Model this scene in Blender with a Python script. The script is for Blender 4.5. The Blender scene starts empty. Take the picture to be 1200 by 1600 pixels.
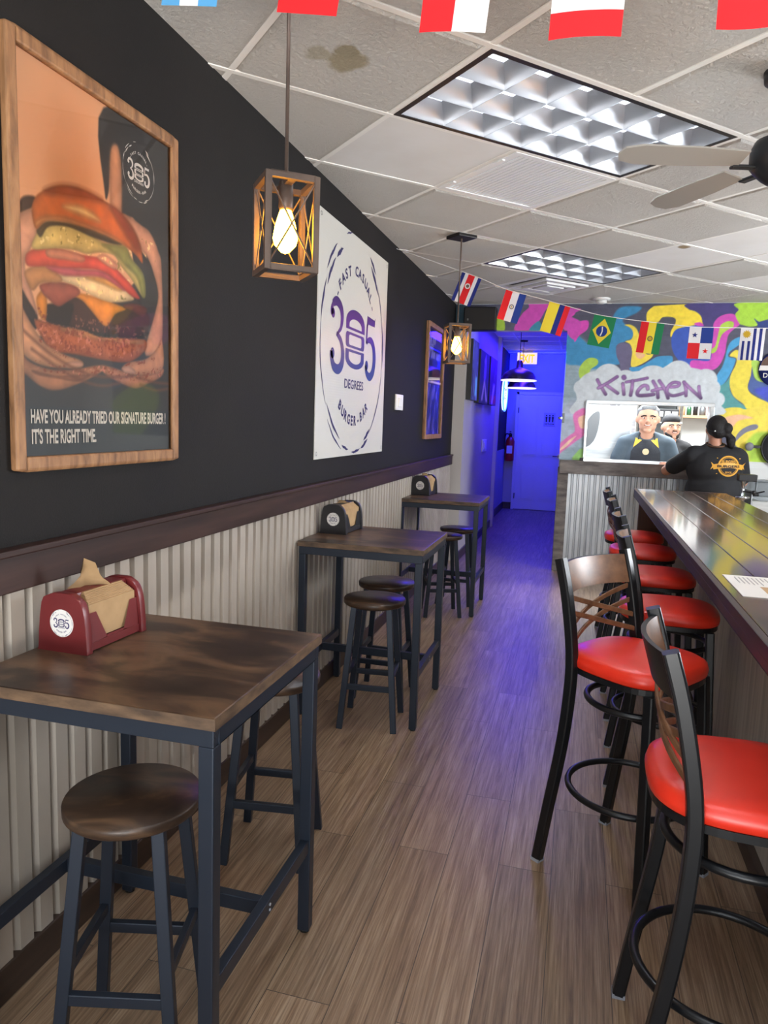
import bpy, bmesh, math, random
import numpy as np
from mathutils import Vector, Matrix
from mathutils.bvhtree import BVHTree
PI=math.pi
S=bpy.context.scene
COL=S.collection
rad=math.radians
# ---------------------------------------------------------------- camera
def cam_axes(yaw,pitch,roll):
    y,p,r=map(rad,(yaw,pitch,roll))
    f=Vector((-math.sin(y)*math.cos(p),math.cos(y)*math.cos(p),-math.sin(p)))
    rt=Vector((math.cos(y),math.sin(y),0)); up=rt.cross(f)
    c,s=math.cos(r),math.sin(r)
    return c*rt+s*up,-s*rt+c*up,f
_r,_u,_f=cam_axes(14.86,7.24,2.006)
cd=bpy.data.cameras.new('camera'); cam=bpy.data.objects.new('camera',cd); COL.objects.link(cam)
cam.matrix_world=Matrix(((_r.x,_u.x,-_f.x,0),(_r.y,_u.y,-_f.y,0),(_r.z,_u.z,-_f.z,1.55),(0,0,0,1)))
cd.sensor_fit='VERTICAL'; cd.sensor_height=24; cd.lens=1137.5/1600*24; cd.clip_start=.05
S.camera=cam
# ---------------------------------------------------------------- world, lights, exposure
W=bpy.data.worlds.new('world'); S.world=W; W.use_nodes=True
bg=W.node_tree.nodes['Background']; bg.inputs[0].default_value=(.72,.85,1,1); bg.inputs[1].default_value=1.2
def light(name,kind,loc,energy,color,size=None,size_y=None,rot=(0,0,0),spread=None):
    l=bpy.data.lights.new(name,kind); l.energy=energy; l.color=color
    if kind=='AREA':
        l.shape='RECTANGLE'; l.size=size; l.size_y=size_y or size
        if spread: l.spread=spread
    elif size is not None: l.shadow_soft_size=size
    o=bpy.data.objects.new(name,l); COL.objects.link(o); o.location=loc; o.rotation_euler=rot; return o
# daylight through the shop front behind the camera: soft sky, and the sunlit pavement throwing light up on the ceiling
light('shopfront_daylight','AREA',(.55,-1.75,1.45),26,(.84,.92,1.0),3.0,2.2,(rad(90),0,0))
light('side_fill_light','AREA',(3.95,4.6,1.2),400,(.93,.96,1),4.2,1.6,(0,rad(104),0))  # added fill lamp on the right, brightens the far room and ceiling
light('sunlit_pavement','AREA',(.55,-3.0,-.05),700,(1.0,.97,.92),4.5,2.2,(rad(146),0,0))
# kitchen ceiling light
light('kitchen_ceiling_light','AREA',(.9,9.2,2.7),190,(.95,.98,1),1.6,1.0)
# blue LED wash in the corridor
light('corridor_blue_led','AREA',(-.75,12.95,2.70),44,(.003,.004,1),1.0,.1,(rad(52),0,0))
light('corridor_blue_wash','AREA',(-.75,10.4,2.74),58,(.03,.01,1),.3,2.4,(0,0,0))
S.view_settings.view_transform='Standard'; S.view_settings.look='None'
S.view_settings.gamma=1; S.view_settings.use_curve_mapping=False
S.view_settings.exposure=.6
# ---------------------------------------------------------------- materials
def lin(c):
    c=[x/255 if max(c)>1.001 else x for x in c[:3]]
    return tuple((x/12.92 if x<=.04045 else ((x+.055)/1.055)**2.4) for x in c)
def rgb(*c): return (*lin(c),1)
MATS={}
def mat(name,color=(128,128,128),rough=.5,metal=0,coat=0,spec=.5,emit=None,es=0):
    m=bpy.data.materials.new(name); m.use_nodes=True; b=m.node_tree.nodes['Principled BSDF']
    b.inputs['Base Color'].default_value=rgb(*color); b.inputs['Roughness'].default_value=rough
    b.inputs['Metallic'].default_value=metal; b.inputs['Coat Weight'].default_value=coat
    b.inputs['Coat Roughness'].default_value=.08; b.inputs['Specular IOR Level'].default_value=spec
    if emit: b.inputs['Emission Color'].default_value=rgb(*emit); b.inputs['Emission Strength'].default_value=es
    MATS[name]=m; return m
def N(m,t,**kw):
    n=m.node_tree.nodes.new(t)
    for k,v in kw.items(): setattr(n,k,v)
    return n
def L(m,a,b): m.node_tree.links.new(a,b)
def P(m): return m.node_tree.nodes['Principled BSDF']
def ramp(m,fac,stops):
    r=N(m,'ShaderNodeValToRGB'); e=r.color_ramp.elements
    while len(e)<len(stops): e.new(.5)
    for i,(p,c) in enumerate(stops): e[i].position=p; e[i].color=rgb(*c)
    L(m,fac,r.inputs[0]); return r
def coords(m,scale=(1,1,1),rot=(0,0,0),kind='Object'):
    t=N(m,'ShaderNodeTexCoord'); mp=N(m,'ShaderNodeMapping')
    mp.inputs['Scale'].default_value=scale; mp.inputs['Rotation'].default_value=rot
    L(m,t.outputs[kind],mp.inputs[0]); return mp.outputs[0]
def noise(m,vec,scale,detail=4,rough=.55,dist=0):
    n=N(m,'ShaderNodeTexNoise'); n.inputs['Scale'].default_value=scale; n.inputs['Detail'].default_value=detail
    n.inputs['Roughness'].default_value=rough; n.inputs['Distortion'].default_value=dist; L(m,vec,n.inputs['Vector']); return n
def bump(m,h,strength,dist=.01):
    b=N(m,'ShaderNodeBump'); b.inputs['Strength'].default_value=strength; b.inputs['Distance'].default_value=dist
    L(m,h,b.inputs['Height']); L(m,b.outputs[0],P(m).inputs['Normal'])
def noisy(name,stops,scale,stretch=(1,1,1),rough=.5,bs=0,bscale=None,detail=5,coat=0,metal=0,dist=0,spec=.5):
    m=mat(name,stops[0][1],rough,metal,coat,spec)
    n=noise(m,coords(m,stretch),scale,detail,dist=dist); r=ramp(m,n.outputs[0],stops); L(m,r.outputs[0],P(m).inputs['Base Color'])
    if bs:
        h=n if not bscale else noise(m,coords(m,stretch),bscale,3)
        bump(m,h.outputs[0],bs)
    return m
# walls and setting
noisy('black_wall_paint',[(.3,(20,18,18)),(.7,(25,23,22))],3,rough=.75,spec=.3,bs=.15,bscale=180)
noisy('grey_wall_paint',[(.3,(176,170,166)),(.7,(184,178,172))],2,rough=.6,bs=.08,bscale=150)
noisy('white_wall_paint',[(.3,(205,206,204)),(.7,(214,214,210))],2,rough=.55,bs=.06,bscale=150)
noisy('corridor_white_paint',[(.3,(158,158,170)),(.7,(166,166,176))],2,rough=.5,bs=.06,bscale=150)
m=mat('ceiling_tile_texture',(192,188,180),.9)
_c=coords(m,(1,1,1)); n=noise(m,_c,52,6,.72,.6); n2=noise(m,_c,1.3,3)
r=ramp(m,n2.outputs[0],[(.3,(222,217,209)),(.7,(232,229,223))]); L(m,r.outputs[0],P(m).inputs['Base Color']); bump(m,n.outputs[0],1.0,.034)
m=mat('stained_ceiling_tile',(192,188,180),.9)
_c=coords(m,(1,1,1)); n=noise(m,_c,52,6,.72,.6)
def blob(m,c,radius,nz):
    t=N(m,'ShaderNodeTexCoord'); v=N(m,'ShaderNodeVectorMath',operation='SUBTRACT'); L(m,t.outputs['Object'],v.inputs[0]); v.inputs[1].default_value=c
    nn=noise(m,t.outputs['Object'],14,4); s=N(m,'ShaderNodeVectorMath',operation='LENGTH'); L(m,v.outputs[0],s.inputs[0])
    a=N(m,'ShaderNodeMath',operation='MULTIPLY_ADD'); L(m,nn.outputs[0],a.inputs[0]); a.inputs[1].default_value=nz; L(m,s.outputs['Value'],a.inputs[2])
    q=N(m,'ShaderNodeMapRange'); L(m,a.outputs[0],q.inputs[0]); q.inputs[1].default_value=radius*1.15+nz*.5; q.inputs[2].default_value=radius*.8+nz*.5; return q.outputs[0]
prev=None
for c,rr,cc in (((-.885,2.60,2.8),.075,(186,174,146)),((-.868,2.535,2.8),.05,(178,166,138)),((-.96,2.525,2.8),.045,(200,192,172))):
    mx=N(m,'ShaderNodeMix',data_type='RGBA'); L(m,blob(m,c,rr,.08),mx.inputs[0])
    if prev is None: mx.inputs[6].default_value=rgb(227,222,214)
    else: L(m,prev,mx.inputs[6])
    mx.inputs[7].default_value=rgb(*cc); prev=mx.outputs[2]
L(m,prev,P(m).inputs['Base Color']); bump(m,n.outputs[0],1.0,.034)
noisy('smooth_ceiling_tile',[(.35,(222,220,217)),(.7,(230,229,228))],3,rough=.7,bs=.03,bscale=20)
m=MATS['smooth_ceiling_tile']
mx=N(m,'ShaderNodeMix',data_type='RGBA'); L(m,blob(m,(.60,5.56,2.8),.045,.06),mx.inputs[0]); L(m,P(m).inputs['Base Color'].links[0].from_socket,mx.inputs[6]); mx.inputs[7].default_value=rgb(150,130,100); L(m,mx.outputs[2],P(m).inputs['Base Color'])
mat('ceiling_grid_white',(238,236,231),.5)
m=mat('floor_planks',(120,105,92),.36)
_c=coords(m,(1,1,1),(0,0,rad(90)))
br=N(m,'ShaderNodeTexBrick'); br.offset=.37; br.inputs['Color1'].default_value=(0,0,0,1); br.inputs['Color2'].default_value=(1,1,1,1); br.inputs['Mortar'].default_value=(.5,.5,.5,1)
br.inputs['Scale'].default_value=1; br.inputs['Mortar Size'].default_value=.0012; br.inputs['Brick Width'].default_value=1.22; br.inputs['Row Height'].default_value=.182; br.inputs['Bias'].default_value=0
L(m,_c,br.inputs['Vector'])
cs=coords(m,(26,1.0,1)); off=N(m,'ShaderNodeVectorMath',operation='MULTIPLY_ADD'); L(m,br.outputs['Color'],off.inputs[0]); off.inputs[1].default_value=(9,5,3); L(m,cs,off.inputs[2])
n=noise(m,off.outputs[0],2.2,7,.7,.5); cs2=coords(m,(160,3,1)); n2=noise(m,cs2,1.2,4,.6)
r=ramp(m,n.outputs[0],[(.24,(94,74,56)),(.45,(152,126,101)),(.58,(172,148,122)),(.8,(198,176,151))])
mx=N(m,'ShaderNodeMix',data_type='RGBA',blend_type='MULTIPLY'); mx.inputs[0].default_value=.75; L(m,r.outputs[0],mx.inputs[6])
r2=ramp(m,n2.outputs[0],[(.32,(170,164,158)),(.62,(255,255,255))]); L(m,r2.outputs[0],mx.inputs[7])
mx2=N(m,'ShaderNodeMix',data_type='RGBA',blend_type='MULTIPLY'); mx2.inputs[0].default_value=1; L(m,mx.outputs[2],mx2.inputs[6])
r3=ramp(m,br.outputs['Color'],[(0,(222,220,218)),(1,(255,252,250))]); L(m,r3.outputs[0],mx2.inputs[7])
mx3=N(m,'ShaderNodeMix',data_type='RGBA'); L(m,br.outputs['Fac'],mx3.inputs[0]); L(m,mx2.outputs[2],mx3.inputs[6]); mx3.inputs[7].default_value=rgb(70,60,50)
L(m,mx3.outputs[2],P(m).inputs['Base Color']); bump(m,n2.outputs[0],.12,.004)
noisy('corrugated_wall_metal',[(.35,(156,147,136)),(.65,(178,169,158))],3,(1,1,.4),rough=.6)
noisy('corrugated_counter_metal',[(.35,(176,180,184)),(.65,(200,203,206))],3,(1,1,.4),rough=.35,metal=.7)
noisy('dark_rail_wood',[(.3,(36,21,18)),(.55,(52,33,28)),(.75,(66,44,37))],2.5,(6,.6,8),rough=.5,bs=.1,coat=.05,spec=.35)
noisy('dark_base_wood',[(.3,(50,38,32)),(.7,(72,56,46))],3,(4,.6,6),rough=.5)
noisy('rustic_brown_board',[(.3,(34,25,20)),(.47,(58,43,33)),(.6,(100,75,54)),(.75,(50,38,30))],5,(.7,1.6,3),rough=.38,detail=7,dist=.8,bs=.05)
noisy('board_edge',[(.35,(62,47,36)),(.65,(112,88,66))],9,(1,1,3),rough=.55)
mat('dark_steel_tube',(40,48,61),.38,.35)
mat('stool_steel',(40,48,61),.4,.35)
mat('black_gloss_steel',(21,23,27),.34,.2,spec=.5)
mat('foot_plug',(150,155,165),.4)
noisy('bronze_back_wood',[(.3,(88,60,42)),(.7,(128,92,66))],3,(2,6,8),rough=.36)
m=noisy('red_vinyl',[(.35,(226,44,24)),(.65,(236,54,30))],3,rough=.4,bs=.02,bscale=60,coat=.3); P(m).inputs['Coat Roughness'].default_value=.28
m=noisy('bar_plank_wood',[(.3,(40,25,16)),(.5,(74,46,27)),(.72,(104,68,40))],2.2,(9,.8,4),rough=.2,detail=7,dist=.6,bs=.06,coat=.7)
noisy('bar_front_edge',[(.3,(44,30,36)),(.7,(60,42,46))],4,(3,.5,3),rough=.4)
noisy('grey_panel_wood',[(.3,(140,132,123)),(.5,(172,164,154)),(.72,(190,182,172))],2.2,(18,18,.7),rough=.5,detail=6)
noisy('brown_panel_wood',[(.3,(70,46,32)),(.7,(98,68,48))],2.2,(14,14,.7),rough=.5)
noisy('weathered_ledge_wood',[(.3,(78,72,70)),(.5,(108,100,96)),(.75,(132,124,118))],3,(2,3,6),rough=.7,bs=.3)
noisy('poster_frame_wood',[(.3,(96,66,42)),(.5,(140,100,66)),(.75,(168,126,86))],4,(9,9,2),rough=.55,bs=.15,dist=.5)
mat('white_plastic',(225,225,222),.4)
mat('white_paper',(226,224,220),.6)
mat('cream_print',(226,216,202),.6)
mat('navy_print',(44,40,92),.5)
mat('dark_print',(50,46,70),.5)
mat('white_print',(222,218,212),.6)
m=mat('banner_vinyl',(198,196,189),.42); P(m).inputs['Emission Color'].default_value=(0,0,0,1)
t=N(m,'ShaderNodeTexCoord'); w=N(m,'ShaderNodeTexWave',bands_direction='Z'); w.inputs['Scale'].default_value=22; L(m,t.outputs['Object'],w.inputs[0]); bump(m,w.outputs[0],.06,.003)
m=mat('logo_gradient_print',(60,40,110),.4)
t=N(m,'ShaderNodeTexCoord'); sp=N(m,'ShaderNodeSeparateXYZ'); L(m,t.outputs['Object'],sp.inputs[0]); mr=N(m,'ShaderNodeMapRange'); mr.inputs[1].default_value=.47; mr.inputs[2].default_value=.9; L(m,sp.outputs[2],mr.inputs[0])
r=ramp(m,mr.outputs[0],[(0,(34,62,122)),(.45,(46,48,112)),(.75,(86,36,124)),(1,(60,34,100))]); L(m,r.outputs[0],P(m).inputs['Base Color'])
noisy('lamp_metal',[(.4,(84,72,66)),(.6,(98,84,76))],8,rough=.45,metal=.3)
mat('lamp_wood_inside',(190,120,60),.6)
mat('black_metal',(26,22,22),.4,.3)
mat('bulb_glow',(255,190,90),.3,emit=(255,172,40),es=45)
mat('bulb_hot',(255,225,170),.3,emit=(255,226,170),es=60)
m=mat('amber_glass',(255,205,120),.05); P(m).inputs['Emission Color'].default_value=rgb(255,170,70); P(m).inputs['Emission Strength'].default_value=1.6
P(m).inputs['Transmission Weight'].default_value=1; P(m).inputs['IOR'].default_value=1.05
mat('brushed_nickel',(150,140,134),.28,1)
mat('lamp_white_inside',(235,230,225),.5,emit=(255,246,236),es=.6)
mat('louvre_aluminium',(170,172,176),.34,.85)
mat('tube_glow',(255,255,255),.3,emit=(236,244,255),es=42)
mat('troffer_white',(120,121,122),.6)
mat('troffer_black',(24,22,22),.5)
mat('vent_white',(228,228,228),.45)
mat('vent_dark',(110,110,110),.7)
mat('fan_dark',(42,44,48),.4,.4)
mat('fan_blade',(160,158,152),.5)
noisy('red_dispenser_plastic',[(.4,(98,30,33)),(.6,(108,35,37))],5,rough=.35)
mat('black_dispenser_plastic',(38,38,42),.35)
noisy('kraft_napkin',[(.35,(152,122,86)),(.65,(174,143,104))],8,rough=.85)
noisy('stainless',[(.4,(186,190,192)),(.6,(204,207,208))],3,(1,1,12),rough=.3,metal=.9)
mat('chrome',(200,204,208),.12,1)
mat('white_door_paint',(196,196,206),.4)
mat('extinguisher_red',(170,24,22),.3,coat=.3)
mat('exit_face',(236,226,214),.4,emit=(255,236,214),es=.55)
mat('exit_letter',(230,120,20),.4,emit=(255,150,20),es=1.6)
mat('neon_white',(240,248,255),.4,emit=(222,240,255),es=1.3)
mat('neon_rim',(40,70,255),.4,emit=(50,90,255),es=5)
mat('dark_navy',(22,24,40),.5); mat('sign_grey',(168,168,180),.5)
for nm,c in dict(flag_red=(226,44,50),flag_white=(235,235,238),flag_blue=(46,70,150),flag_lightblue=(96,170,225),flag_yellow=(245,222,70),flag_green=(42,130,84),flag_navy=(44,54,130),flag_gold=(214,178,60),flag_grey=(110,100,90)).items():
    m=mat(nm,c,.7); P(m).inputs['Specular IOR Level'].default_value=.2
    # thin paper lets daylight glow through
    tr=N(m,'ShaderNodeBsdfTranslucent'); tr.inputs[0].default_value=rgb(*c); ms=N(m,'ShaderNodeMixShader'); ms.inputs[0].default_value=.35
    L(m,P(m).outputs[0],ms.inputs[1]); L(m,tr.outputs[0],ms.inputs[2]); L(m,ms.outputs[0],m.node_tree.nodes['Material Output'].inputs[0])
mat('string_white',(240,240,240),.6)
noisy('skin',[(.3,(196,146,120)),(.7,(208,158,132))],8,rough=.5)
noisy('skin_tan',[(.3,(176,122,98)),(.7,(190,136,110))],8,rough=.5)
noisy('hair_black',[(.3,(16,14,15)),(.7,(34,30,30))],30,(8,8,1),rough=.6,bs=.5,spec=.3)
noisy('hair_grey',[(.3,(104,108,112)),(.7,(140,144,148))],30,(8,8,1),rough=.55)
noisy('shirt_black',[(.3,(24,24,27)),(.7,(33,33,36))],6,rough=.85)
noisy('shirt_slate',[(.3,(66,80,92)),(.7,(82,96,108))],6,rough=.85)
noisy('apron_navy',[(.3,(38,42,50)),(.7,(48,52,60))],6,rough=.8)
noisy('denim_dark',[(.3,(32,36,48)),(.7,(44,48,60))],20,rough=.85)
mat('gold_print',(206,150,44),.5); mat('yellow_cloth',(226,186,60),.6); mat('badge_tan',(222,200,160),.5)
mat('eye_white',(235,235,230),.3); mat('eye_dark',(30,22,18),.2); mat('lip',(170,96,90),.5); mat('teeth',(238,236,228),.3)
mat('black_plastic',(24,24,26),.4)
mat('grey_plastic',(120,120,124),.5)
mat('bottle_green',(40,90,60),.2); mat('bottle_red',(176,44,32),.35); mat('carton_tan',(186,150,110),.7); mat('steel_grey',(120,124,126),.4,.6)
m=bpy.data.materials.new('picture_glazing'); m.use_nodes=True; nt=m.node_tree; nt.nodes.clear()
o=nt.nodes.new('ShaderNodeOutputMaterial'); a=nt.nodes.new('ShaderNodeBsdfTransparent'); g=nt.nodes.new('ShaderNodeBsdfGlossy'); g.inputs['Roughness'].default_value=.03
f=nt.nodes.new('ShaderNodeFresnel'); f.inputs[0].default_value=1.35; x=nt.nodes.new('ShaderNodeMixShader')
nt.links.new(f.outputs[0],x.inputs[0]); nt.links.new(a.outputs[0],x.inputs[1]); nt.links.new(g.outputs[0],x.inputs[2]); nt.links.new(x.outputs[0],o.inputs[0]); MATS['picture_glazing']=m
def vcol_mat(name,rough,coat=0,bumpn=0,brick=False):
    m=mat(name,(128,128,128),rough,coat=coat); a=N(m,'ShaderNodeAttribute'); a.attribute_name='print'; L(m,a.outputs['Color'],P(m).inputs['Base Color'])
    if brick:
        b=N(m,'ShaderNodeTexBrick'); b.inputs['Scale'].default_value=1; b.inputs['Brick Width'].default_value=.4; b.inputs['Row Height'].default_value=.2; b.inputs['Mortar Size'].default_value=.008
        t=N(m,'ShaderNodeTexCoord'); mp=N(m,'ShaderNodeMapping'); mp.inputs['Rotation'].default_value=(rad(-90),0,0); L(m,t.outputs['Object'],mp.inputs[0]); L(m,mp.outputs[0],b.inputs['Vector'])
        nz=noise(m,t.outputs['Object'],60,4); ad=N(m,'ShaderNodeMath',operation='MULTIPLY_ADD'); L(m,b.outputs['Fac'],ad.inputs[0]); ad.inputs[1].default_value=-.8; L(m,nz.outputs[0],ad.inputs[2]); bump(m,ad.outputs[0],.35,.006)
    return m
vcol_mat('mural_paint',.6,brick=True); vcol_mat('poster_print',.5); vcol_mat('canvas_print',.7)
# ---------------------------------------------------------------- mesh helpers
class B:
    def __init__(s): s.v=[]; s.f=[]; s.m=[]; s.sm=[]
    def add(s,vs,fs,mi=0,smooth=False,T=None):
        o=len(s.v)
        s.v+= [tuple(T@Vector(p)) for p in vs] if T is not None else [tuple(p) for p in vs]
        for f in fs: s.f.append(tuple(i+o for i in f)); s.m.append(mi); s.sm.append(smooth)
        return s
    def box(s,x0,x1,y0,y1,z0,z1,mi=0,T=None):
        return s.add([(x0,y0,z0),(x1,y0,z0),(x1,y1,z0),(x0,y1,z0),(x0,y0,z1),(x1,y0,z1),(x1,y1,z1),(x0,y1,z1)],
            [(0,3,2,1),(4,5,6,7),(0,1,5,4),(1,2,6,5),(2,3,7,6),(3,0,4,7)],mi,False,T)
    def cbox(s,c,d,mi=0,T=None):
        return s.box(c[0]-d[0]/2,c[0]+d[0]/2,c[1]-d[1]/2,c[1]+d[1]/2,c[2]-d[2]/2,c[2]+d[2]/2,mi,T)
    def prism(s,poly,z0,z1,mi=0,T=None,smooth=False):   # polygon in xy, extruded in z
        n=len(poly)
        s.add([(x,y,z0) for x,y in poly]+[(x,y,z1) for x,y in poly],[tuple(range(n))[::-1],tuple(range(n,2*n))],mi,False,T)
        s.add([(x,y,z0) for x,y in poly]+[(x,y,z1) for x,y in poly],[(i,(i+1)%n,n+(i+1)%n,n+i) for i in range(n)],mi,smooth,T); return s
    def lathe(s,prof,n=32,mi=0,T=None,smooth=True,cap=True):
        vs=[];fs=[]
        for r,z in prof:
            for k in range(n): a=2*PI*k/n; vs.append((r*math.cos(a),r*math.sin(a),z))
        for i in range(len(prof)-1):
            for k in range(n): fs.append((i*n+k,i*n+(k+1)%n,(i+1)*n+(k+1)%n,(i+1)*n+k))
        s.add(vs,fs,mi,smooth,T)
        if cap:
            for i,rev in ((0,True),(len(prof)-1,False)):
                if prof[i][0]>1e-5:
                    q=[vs[i*n+k] for k in range(n)]; s.add(q,[tuple(range(n))[::-1] if rev else tuple(range(n))],mi,False,T)
        return s
    def sweep(s,path,prof,mi=0,smooth=False,closed=False,up=(0,0,1),cap=True,T=None,twist=0,scale=None):
        P_=[Vector(p) for p in path]; n=len(P_); k=len(prof); vs=[];fs=[]
        up=Vector(up)
        for i,p in enumerate(P_):
            if closed: t=(P_[(i+1)%n]-P_[i-1])
            else: t=P_[min(i+1,n-1)]-P_[max(i-1,0)]
            t.normalize(); a=t.cross(up)
            if a.length<1e-4: a=t.cross(Vector((1,0,0)))
            a.normalize(); b=a.cross(t)
            # mitre factor keeps the section width at bends
            sc=scale[i] if scale else 1
            for u,w in prof: vs.append(p+a*u*sc+b*w*sc)
        for i in range(n if closed else n-1):
            j=(i+1)%n
            for q in range(k): fs.append((i*k+q,i*k+(q+1)%k,j*k+(q+1)%k,j*k+q))
        s.add(vs,fs,mi,smooth,T)
        if cap and not closed:
            s.add(vs[:k],[tuple(range(k))],mi,False,T); s.add(vs[-k:],[tuple(range(k))[::-1]],mi,False,T)
        return s
    def tube(s,path,r,n=12,mi=0,closed=False,up=(0,0,1),T=None,scale=None):
        return s.sweep(path,[(r*math.cos(2*PI*i/n),r*math.sin(2*PI*i/n)) for i in range(n)],mi,True,closed,up,True,T,0,scale)
    def bar(s,a,b,w,h,mi=0,up=(0,0,1),T=None):
        return s.sweep([a,b],rrect(w,h,min(w,h)*.12,2),mi,False,False,up,True,T)
    def sphere(s,c,r,mi=0,n=20,T=None):
        rx,ry,rz=(r,r,r) if not hasattr(r,'__len__') else r
        vs=[];fs=[];k=n//2
        for i in range(k+1):
            t=PI*i/k
            for j in range(n): a=2*PI*j/n; vs.append((c[0]+rx*math.sin(t)*math.cos(a),c[1]+ry*math.sin(t)*math.sin(a),c[2]-rz*math.cos(t)))
        for i in range(k):
            for j in range(n): fs.append((i*n+j,i*n+(j+1)%n,(i+1)*n+(j+1)%n,(i+1)*n+j))
        return s.add(vs,fs,mi,True,T)
    def flat(s,pts,y=0,mi=0,T=None):     # polygon in the x-z plane facing -y
        return s.add([(x,y,z) for x,z in pts],[tuple(range(len(pts)))],mi,False,T)
    def ribbon(s,pts,ws,y=0,mi=0,closed=False):   # flat stroke in the x-z plane
        n=len(pts); vs=[];fs=[]
        if not hasattr(ws,'__len__'): ws=[ws]*n
        for i in range(n):
            a=pts[(i-1)%n] if closed or i>0 else pts[0]; b=pts[(i+1)%n] if closed or i<n-1 else pts[-1]
            dx,dz=b[0]-a[0],b[1]-a[1]; l=math.hypot(dx,dz) or 1; nx,nz=-dz/l,dx/l; w=ws[i]/2
            vs+=[(pts[i][0]+nx*w,y,pts[i][1]+nz*w),(pts[i][0]-nx*w,y,pts[i][1]-nz*w)]
        for i in range(n if closed else n-1):
            j=(i+1)%n; fs.append((2*i,2*i+1,2*j+1,2*j))
        return s.add(vs,fs,mi)
    def mesh(s,name,mats,weld=True):
        me=bpy.data.meshes.new(name); me.from_pydata(s.v,[],s.f)
        for q in (mats if isinstance(mats,(list,tuple)) else [mats]): me.materials.append(MATS[q])
        me.polygons.foreach_set('material_index',s.m); me.polygons.foreach_set('use_smooth',s.sm)
        if weld and len(s.v)<60000:
            bm=bmesh.new(); bm.from_mesh(me); bmesh.ops.remove_doubles(bm,verts=bm.verts,dist=1e-6); bmesh.ops.recalc_face_normals(bm,faces=bm.faces) if weld=='n' else None; bm.to_mesh(me); bm.free()
        me.update(); return me
def rrect(w,h,r,n=3):
    o=[]
    for cx,cz,a0 in ((w/2-r,h/2-r,0),(-w/2+r,h/2-r,90),(-w/2+r,-h/2+r,180),(w/2-r,-h/2+r,270)):
        for i in range(n+1): a=rad(a0+90*i/n); o.append((cx+r*math.cos(a),cz+r*math.sin(a)))
    return o
def arc(cx,cz,rx,rz,a0,a1,n=24): return [(cx+rx*math.cos(rad(a0+(a1-a0)*i/n)),cz+rz*math.sin(rad(a0+(a1-a0)*i/n))) for i in range(n+1)]
def crom(pts,sub=8,closed=False):
    P_=[np.array(p,float) for p in pts]; n=len(P_); o=[]
    for i in range(n if closed else n-1):
        if closed: a,b,c,d=P_[i-1],P_[i],P_[(i+1)%n],P_[(i+2)%n]
        else: a,b,c,d=P_[max(i-1,0)],P_[i],P_[i+1],P_[min(i+2,n-1)]
        for k in range(sub):
            t=k/sub; o.append(tuple(.5*((2*b)+(c-a)*t+(2*a-5*b+4*c-d)*t*t+(3*b-a-3*c+d)*t**3)))
    if not closed: o.append(tuple(P_[-1]))
    return o
def obj(name,b,mats,parent=None,label=None,bevel=0,weld=True,loc=None,rotz=0):
    me=b if isinstance(b,bpy.types.Mesh) else b.mesh(name,mats,weld)
    o=bpy.data.objects.new(name,me); COL.objects.link(o)
    if parent is not None: o.parent=parent
    if loc is not None: o.location=loc
    if rotz: o.rotation_euler=(0,0,rotz)
    if label: o['label']=label
    if bevel:
        q=o.modifiers.new('bevel','BEVEL'); q.width=bevel; q.segments=2; q.limit_method='ANGLE'; q.angle_limit=rad(40)
    return o
def tag(o,label,cat,group=None):
    o['label']=label; o['category']=cat
    if group: o['group']=group
    return o
def thing(name,label,cat,loc=(0,0,0),rotz=0,group=None):
    o=bpy.data.objects.new(name,None); o.empty_display_size=.1; COL.objects.link(o); o.location=loc; o.rotation_euler=(0,0,rotz); return tag(o,label,cat,group)
def struct(name,b,mats,label=None,bevel=0,weld=True):
    o=obj(name,b,mats,None,label,bevel,weld); o['kind']='structure'; return o
def dup(root,loc,rotz=None,label=None,group=None):
    r=root.copy(); COL.objects.link(r); r.location=loc
    if rotz is not None: r.rotation_euler=(0,0,rotz)
    if label: r['label']=label
    if group: r['group']=group
    for ch in list(root.children):
        c=ch.copy(); COL.objects.link(c); c.parent=r
        for g in list(ch.children):
            d=g.copy(); COL.objects.link(d); d.parent=c
    return r
_tc={}
def text2d(s,bold=0):
    """Outline of a word in the built-in font: triangles of 2-D points, cap height 1."""
    k=(s,bold)
    if k in _tc: return _tc[k]
    cu=bpy.data.curves.new('lettering','FONT'); cu.body=s; cu.size=1; cu.offset=bold; cu.resolution_u=4
    o=bpy.data.objects.new('lettering',cu); me=bpy.data.meshes.new_from_object(o)
    v=[(p.co.x,p.co.y) for p in me.vertices]; f=[tuple(p.vertices) for p in me.polygons]
    bpy.data.objects.remove(o); bpy.data.curves.remove(cu); bpy.data.meshes.remove(me); _tc[k]=(v,f); return v,f
def put_text(b,s,x,z,h,w=None,y=0,mi=0,bold=.012,centre=False):
    """Word with its left (or centre) at x, base at z, cap height h, stretched to width w."""
    v,f=text2d(s,bold); xs=[p[0] for p in v]; x0,x1=min(xs),max(xs); k=h/.73
    kw=(w/(x1-x0)) if w else k
    ox=x-(x1-x0)*kw/2 if centre else x
    b.add([(ox+(p[0]-x0)*kw,y,z+p[1]*k) for p in v],f,mi)
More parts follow.
